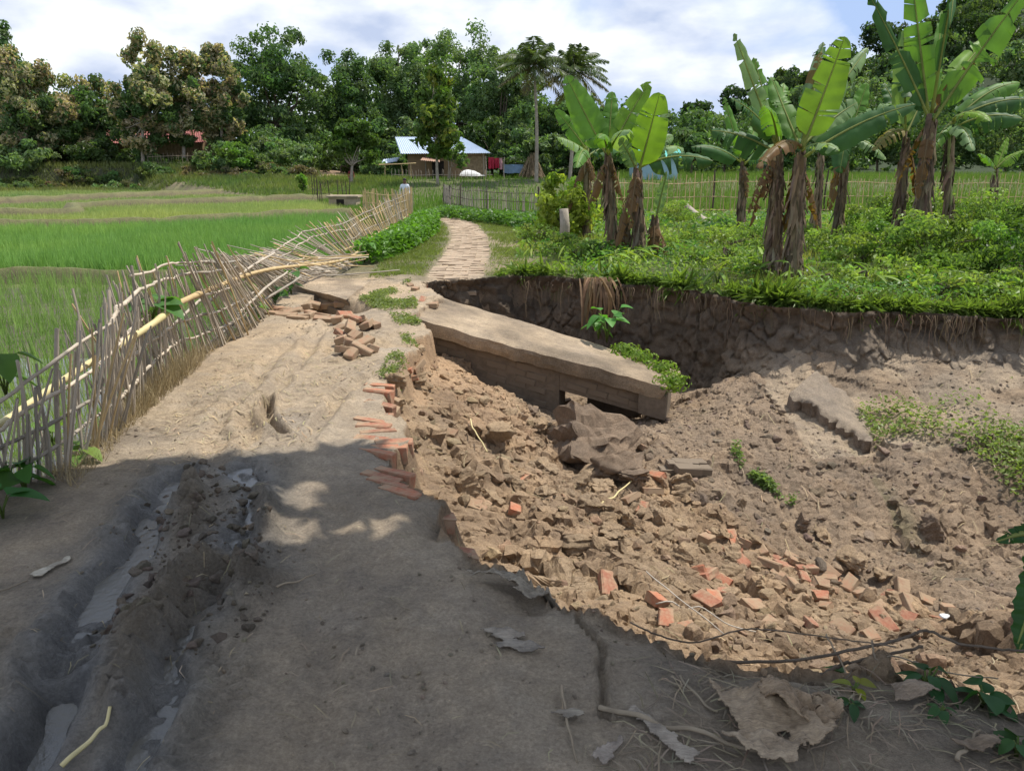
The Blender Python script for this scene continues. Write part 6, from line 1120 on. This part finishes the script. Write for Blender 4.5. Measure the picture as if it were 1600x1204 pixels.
# ------------------------------------------------------------------ foreground: lower right plants, vines, litter
for i, (px, py, n, L0, w0, c, lb, st2) in enumerate([(1390, 1010, 7, .11, .045, (.07, .17, .04), 'leafy seedling with upright narrow leaves on the near bank', .16), (1330, 1030, 7, .09, .05, (.04, .10, .03), 'dark seedling left of the upright narrow leaves', .10), (1490, 1030, 8, .10, .06, (.06, .15, .035), 'round leaved seedling right of the upright one', .12), (1560, 1010, 7, .12, .06, (.06, .14, .03), 'tall seedling near the right edge of the near bank', .18), (1450, 1060, 9, .08, .05, (.035, .10, .03), 'low dark weed behind the vine', .07), (1540, 1075, 8, .08, .06, (.045, .13, .04), 'low heart leaved weed at the right of the near bank', .06), (1335, 1075, 4, .06, .045, (.22, .24, .03), 'yellowing leaf sprout beside the dry sheath', .03), (1470, 1110, 6, .05, .03, (.05, .12, .04), 'tiny weed among the dry stems', .03), (1590, 1170, 7, .07, .05, (.04, .10, .03), 'small weed in the lower right corner', .05), (1330, 1110, 5, .05, .03, (.05, .11, .04), 'tiny sprout behind the dry sheath', .03)]):
    p = at(px, py+35, 2.3 if py < 1060 else 2.0) if py < 1060 else G(px, py, .0); p[2] = gh(p[0], p[1]); plant(p, n, L0, w0, c, lb, sd=60+i, stem=st2, heart=False)
bl_ = empty('large_leaf_plant', (1.75, 1.9, gh(1.75, 1.9)), 'dark green large leaves hanging in at the right edge', 'plant'); sm = MB(); add_tube(sm, [(1.75, 1.9, gh(1.75, 1.9)), (1.72, 2.0, .5), (1.66, 2.15, .85)], [.014, .012, .008], 7, (.09, .13, .04)); sm.build('stem', M_leaf, bl_)
for i, (a, b, wd) in enumerate([((1650, 850, 2.2), (1590, 1005, 2.1), .17), ((1640, 830, 2.25), (1560, 845, 2.2), .09), ((1650, 900, 2.3), (1590, 1020, 2.25), .12), ((1660, 830, 2.3), (1600, 880, 2.35), .10)]): banana_leaf(bl_, at(*a), at(*b), .12, wd, (-.3, -1, .35), (.045, .115, .04), tear=.02, seed=900+i, pet=.1, droop=.15)
def vine(pts, r0, label, m=M_bark, name='vine', cat='vine', sd=0):
    P = spline([at(*p) for p in pts], len(pts)*9); P = P+np.random.default_rng(sd).normal(0, r0*.25, P.shape); mb = MB(); add_tube(mb, P, np.linspace(r0, r0*.6, len(P)), 7); return tag(mb.build(name, m), label, cat)
vine([(1110, 1033, 2.32), (1250, 1030, 2.3), (1400, 1000, 2.3), (1448, 985, 2.28), (1500, 1005, 2.25), (1600, 1015, 2.2), (1660, 1000, 2.2)], .0062, 'thick dark vine running across the near bank', M_bark)
vine([(985, 972, 2.6), (1030, 992, 2.5), (1085, 1003, 2.4), (1150, 985, 2.4), (1200, 983, 2.35), (1330, 1000, 2.3), (1400, 1010, 2.25)], .0036, 'thin dark twig bridging the sunlit rubble edge', M_bark, sd=1)
vine([(1255, 1078, 2.15), (1300, 1045, 2.25), (1350, 1030, 2.3), (1440, 1010, 2.3)], .008, 'dark branch rising from the litter to the vine', M_bark, sd=2)
vine([(1290, 990, 2.4), (1325, 1060, 2.2), (1318, 1110, 2.05), (1300, 1128, 2.0)], .003, 'thin pale stem curving down beside the yellow leaf', M_twig, sd=3)
vine([(1362, 1000, 2.3), (1370, 1030, 2.25), (1400, 1025, 2.25), (1480, 1050, 2.2), (1560, 1060, 2.1)], .0035, 'thin looping grey stem under the seedlings', M_twig, sd=4)
def gstick(a, b, r0, label, m=M_twig, lift=.012, name='stick'):
    pa, pb = hit(*a), hit(*b); n = 8; P = [pa*(1-t)+pb*t for t in np.linspace(0, 1, n)]
    for q in P: q[2] = max(q[2], gh(q[0], q[1]))+lift
    mb = MB(); add_tube(mb, spline(np.array(P)+np.random.default_rng(int(a[0])).normal(0, r0*.5, (n, 3)), 20), np.linspace(r0, r0*.65, 20), 6); return tag(mb.build(name, m), label, 'stick')
gstick((876, 1078), (900, 1204), .005, 'slim upright looking twig on the road near the bottom', M_twig)
gstick((935, 1112), (1180, 1180), .009, 'grey stick crossing the flat dry blade', M_twig)
gstick((432, 921), (494, 902), .004, 'short twig on the smooth shaded road', M_twig)
gstick((100, 1204), (178, 1120), .008, 'pale stick standing at the bottom left between the ruts', M_pole)
gstick((0, 928), (45, 912), .004, 'pale twig at the left edge of the shaded road', M_twig)
gstick((1010, 905), (1130, 1005), .004, 'long white stick lying down the sunlit rubble', simple('white_stick', (.5, .45, .38), (.38, .34, .28), 9), .05)
gstick((1025, 957), (1180, 1000), .0045, 'white stick crossing the other one on the rubble', simple('white_stick', (.5, .45, .38), (.38, .34, .28), 9), .05)
gstick((935, 803), (985, 765), .009, 'pale cut stick lying on the rubble near the dark mass', M_pole, .06)
gstick((735, 670), (762, 715), .007, 'thin stick on the slope left of the culvert opening', M_pole, .05)
gstick((1490, 1195), (1530, 1150), .007, 'broken stick in the lower right litter', M_twig)
gstick((1060, 1060), (1120, 1120), .006, 'bent dry stem left of the big dry sheath', M_twig)
gstick((640, 960), (610, 940), .003, 'tiny twig on the shaded road beside the crumbled edge', M_twig)
def dry_sheet(name, pts, label, c=(.33, .27, .19), sd=0, rough=.02, th=.004, cat='dry leaf', hole=0.0):
    P = np.array([G(*p)[:2] for p in pts]); r = np.random.default_rng(sd); lo, hi = P.min(0), P.max(0); n = 56; xs_, ys_ = np.meshgrid(np.linspace(lo[0], hi[0], n), np.linspace(lo[1], hi[1], n), indexing='ij'); ins = inpoly(xs_+fbm(xs_, ys_, 30, 4, sd)*.05, ys_+fbm(xs_, ys_, 30, 4, sd+1)*.05, [tuple(a) for a in P]); ins &= fbm(xs_, ys_, 14, 3, sd+2) < .5-hole
    z = gh(xs_, ys_)+.012+np.maximum(0, fbm(xs_, ys_, 10, 5, sd+3)+.25)*rough*2; V = np.stack([xs_, ys_, z], -1).reshape(-1, 3); i, j = np.where(ins[:-1, :-1] & ins[1:, 1:] & ins[1:, :-1] & ins[:-1, 1:]); F = np.stack([i*n+j, (i+1)*n+j, (i+1)*n+j+1, i*n+j+1], -1); u, inv = np.unique(F, return_inverse=True); V = V[u]; F = inv.reshape(-1, 4); mb = MB(); cc = np.array(c)*(1+fbm(V[:, 0], V[:, 1], 12, 4, sd)[:, None]*.5); mb.add(V, F, cc); o = mb.build(name, M_sheath); sm_ = o.modifiers.new('thick', 'SOLIDIFY'); sm_.thickness = th; return tag(o, label, cat)
dry_sheet('dry_banana_sheath', [(1105, 1062), (1140, 1080), (1220, 1095), (1290, 1110), (1310, 1140), (1300, 1165), (1255, 1175), (1185, 1172), (1140, 1130)], 'big crumpled dry banana sheath lying on the near bank', (.40, .305, .20), 1, .05, cat='dry sheath', hole=.16)
dry_sheet('dry_banana_sheath', [(1180, 1085), (1290, 1100), (1318, 1125), (1300, 1150), (1230, 1140), (1190, 1120)], 'curled brown strip lying on the big dry sheath', (.33, .24, .15), 31, .09, cat='dry sheath', hole=.2)
dry_sheet('dry_banana_sheath', [(1120, 1150), (1190, 1165), (1260, 1180), (1240, 1204), (1160, 1195)], 'torn lower piece below the big dry sheath', (.36, .28, .19), 32, .06, cat='dry sheath', hole=.2)
dry_sheet('dry_leaf', [(980, 1105), (995, 1100), (1045, 1150), (1095, 1190), (1080, 1202), (1030, 1165)], 'flat grey dry blade under the crossing stick', (.34, .29, .23), 2, .01)
dry_sheet('dry_leaf', [(725, 905), (790, 900), (860, 905), (880, 945), (830, 945), (780, 920)], 'grey crumpled cloth like leaf at the broken road edge', (.28, .24, .18), 3, .06)
dry_sheet('dry_leaf', [(745, 990), (800, 985), (820, 1000), (790, 1010)], 'flat grey leaf pressed on the road right of centre', (.27, .23, .18), 4, .01)
dry_sheet('dry_leaf', [(765, 1012), (810, 1005), (855, 1018), (830, 1026), (780, 1022)], 'second flat grey leaf below the first on the road', (.27, .235, .19), 5, .01)
dry_sheet('dry_leaf', [(860, 1120), (890, 1112), (915, 1122), (890, 1134)], 'small oval grey leaf beside the slim twig', (.30, .26, .2), 6, .01)
dry_sheet('dry_leaf', [(48, 905), (105, 876), (110, 880), (62, 908)], 'pale narrow dry leaf on the left shaded road', (.42, .38, .3), 7, .005)
dry_sheet('dry_leaf', [(925, 1195), (965, 1155), (975, 1160), (945, 1204)], 'folded grey leaf at the bottom edge', (.32, .27, .22), 8, .02)
dry_sheet('dry_leaf', [(1380, 1065), (1440, 1070), (1470, 1090), (1400, 1095)], 'curled brown leaf piece right of the yellow sprout', (.26, .20, .14), 9, .05)
dry_sheet('dry_leaf', [(1480, 1160), (1560, 1150), (1600, 1170), (1520, 1180)], 'brown leaf piece in the lower right litter', (.24, .18, .12), 10, .04)
p = hit(1475, 968); mb = MB(); V, F = CG[3]; mb.add(V*[.05, .035, .02]+p+[0, 0, .03], F, (.9, .9, .9)); tag(mb.build('white_scrap', simple('white_plastic', (.8, .82, .82), (.7, .72, .72), 8, .5), smooth=True), 'white plastic scrap among the bricks at the right', 'scrap')
# ------------------------------------------------------------------ standing water in the ruts
m_p, t_, b_, o_ = mat('rut_water'); b_.inputs['Base Color'].default_value = (.13, .12, .10, 1); b_.inputs['Roughness'].default_value = .13; b_.inputs['Specular IOR Level'].default_value = .5
nw = noise(t_, 30, 4); bump(t_, b_, nw.outputs[0], .35, .015)
for nm_, Rp, wd, up, i0, i1 in (('left wheel rut', R1, .13, .022, 0, 6), ('right wheel rut', R2, .07, .004, 0, 6)):
    S_ = spline(np.c_[np.array(Rp), np.zeros(len(Rp))], 80); zc = gh(S_[:, 0], S_[:, 1]); zc = np.array([np.sort(zc[max(0, k-9):k+10])[5] for k in range(80)]); zc = np.convolve(np.pad(zc, 8, 'edge'), np.ones(17)/17, 'valid'); T_ = nrm(np.gradient(S_, axis=0)); N_ = np.stack([-T_[:, 1], T_[:, 0], 0*T_[:, 0]], 1); S_[:, 2] = zc+up
    mb = MB(); V = np.concatenate([S_-N_*wd, S_+N_*wd]); k_ = np.arange(79); mb.add(V, np.stack([k_, k_+1, k_+81, k_+80], -1)); kind(mb.build('puddle', m_p), 'structure', 'muddy water standing in the '+nm_)
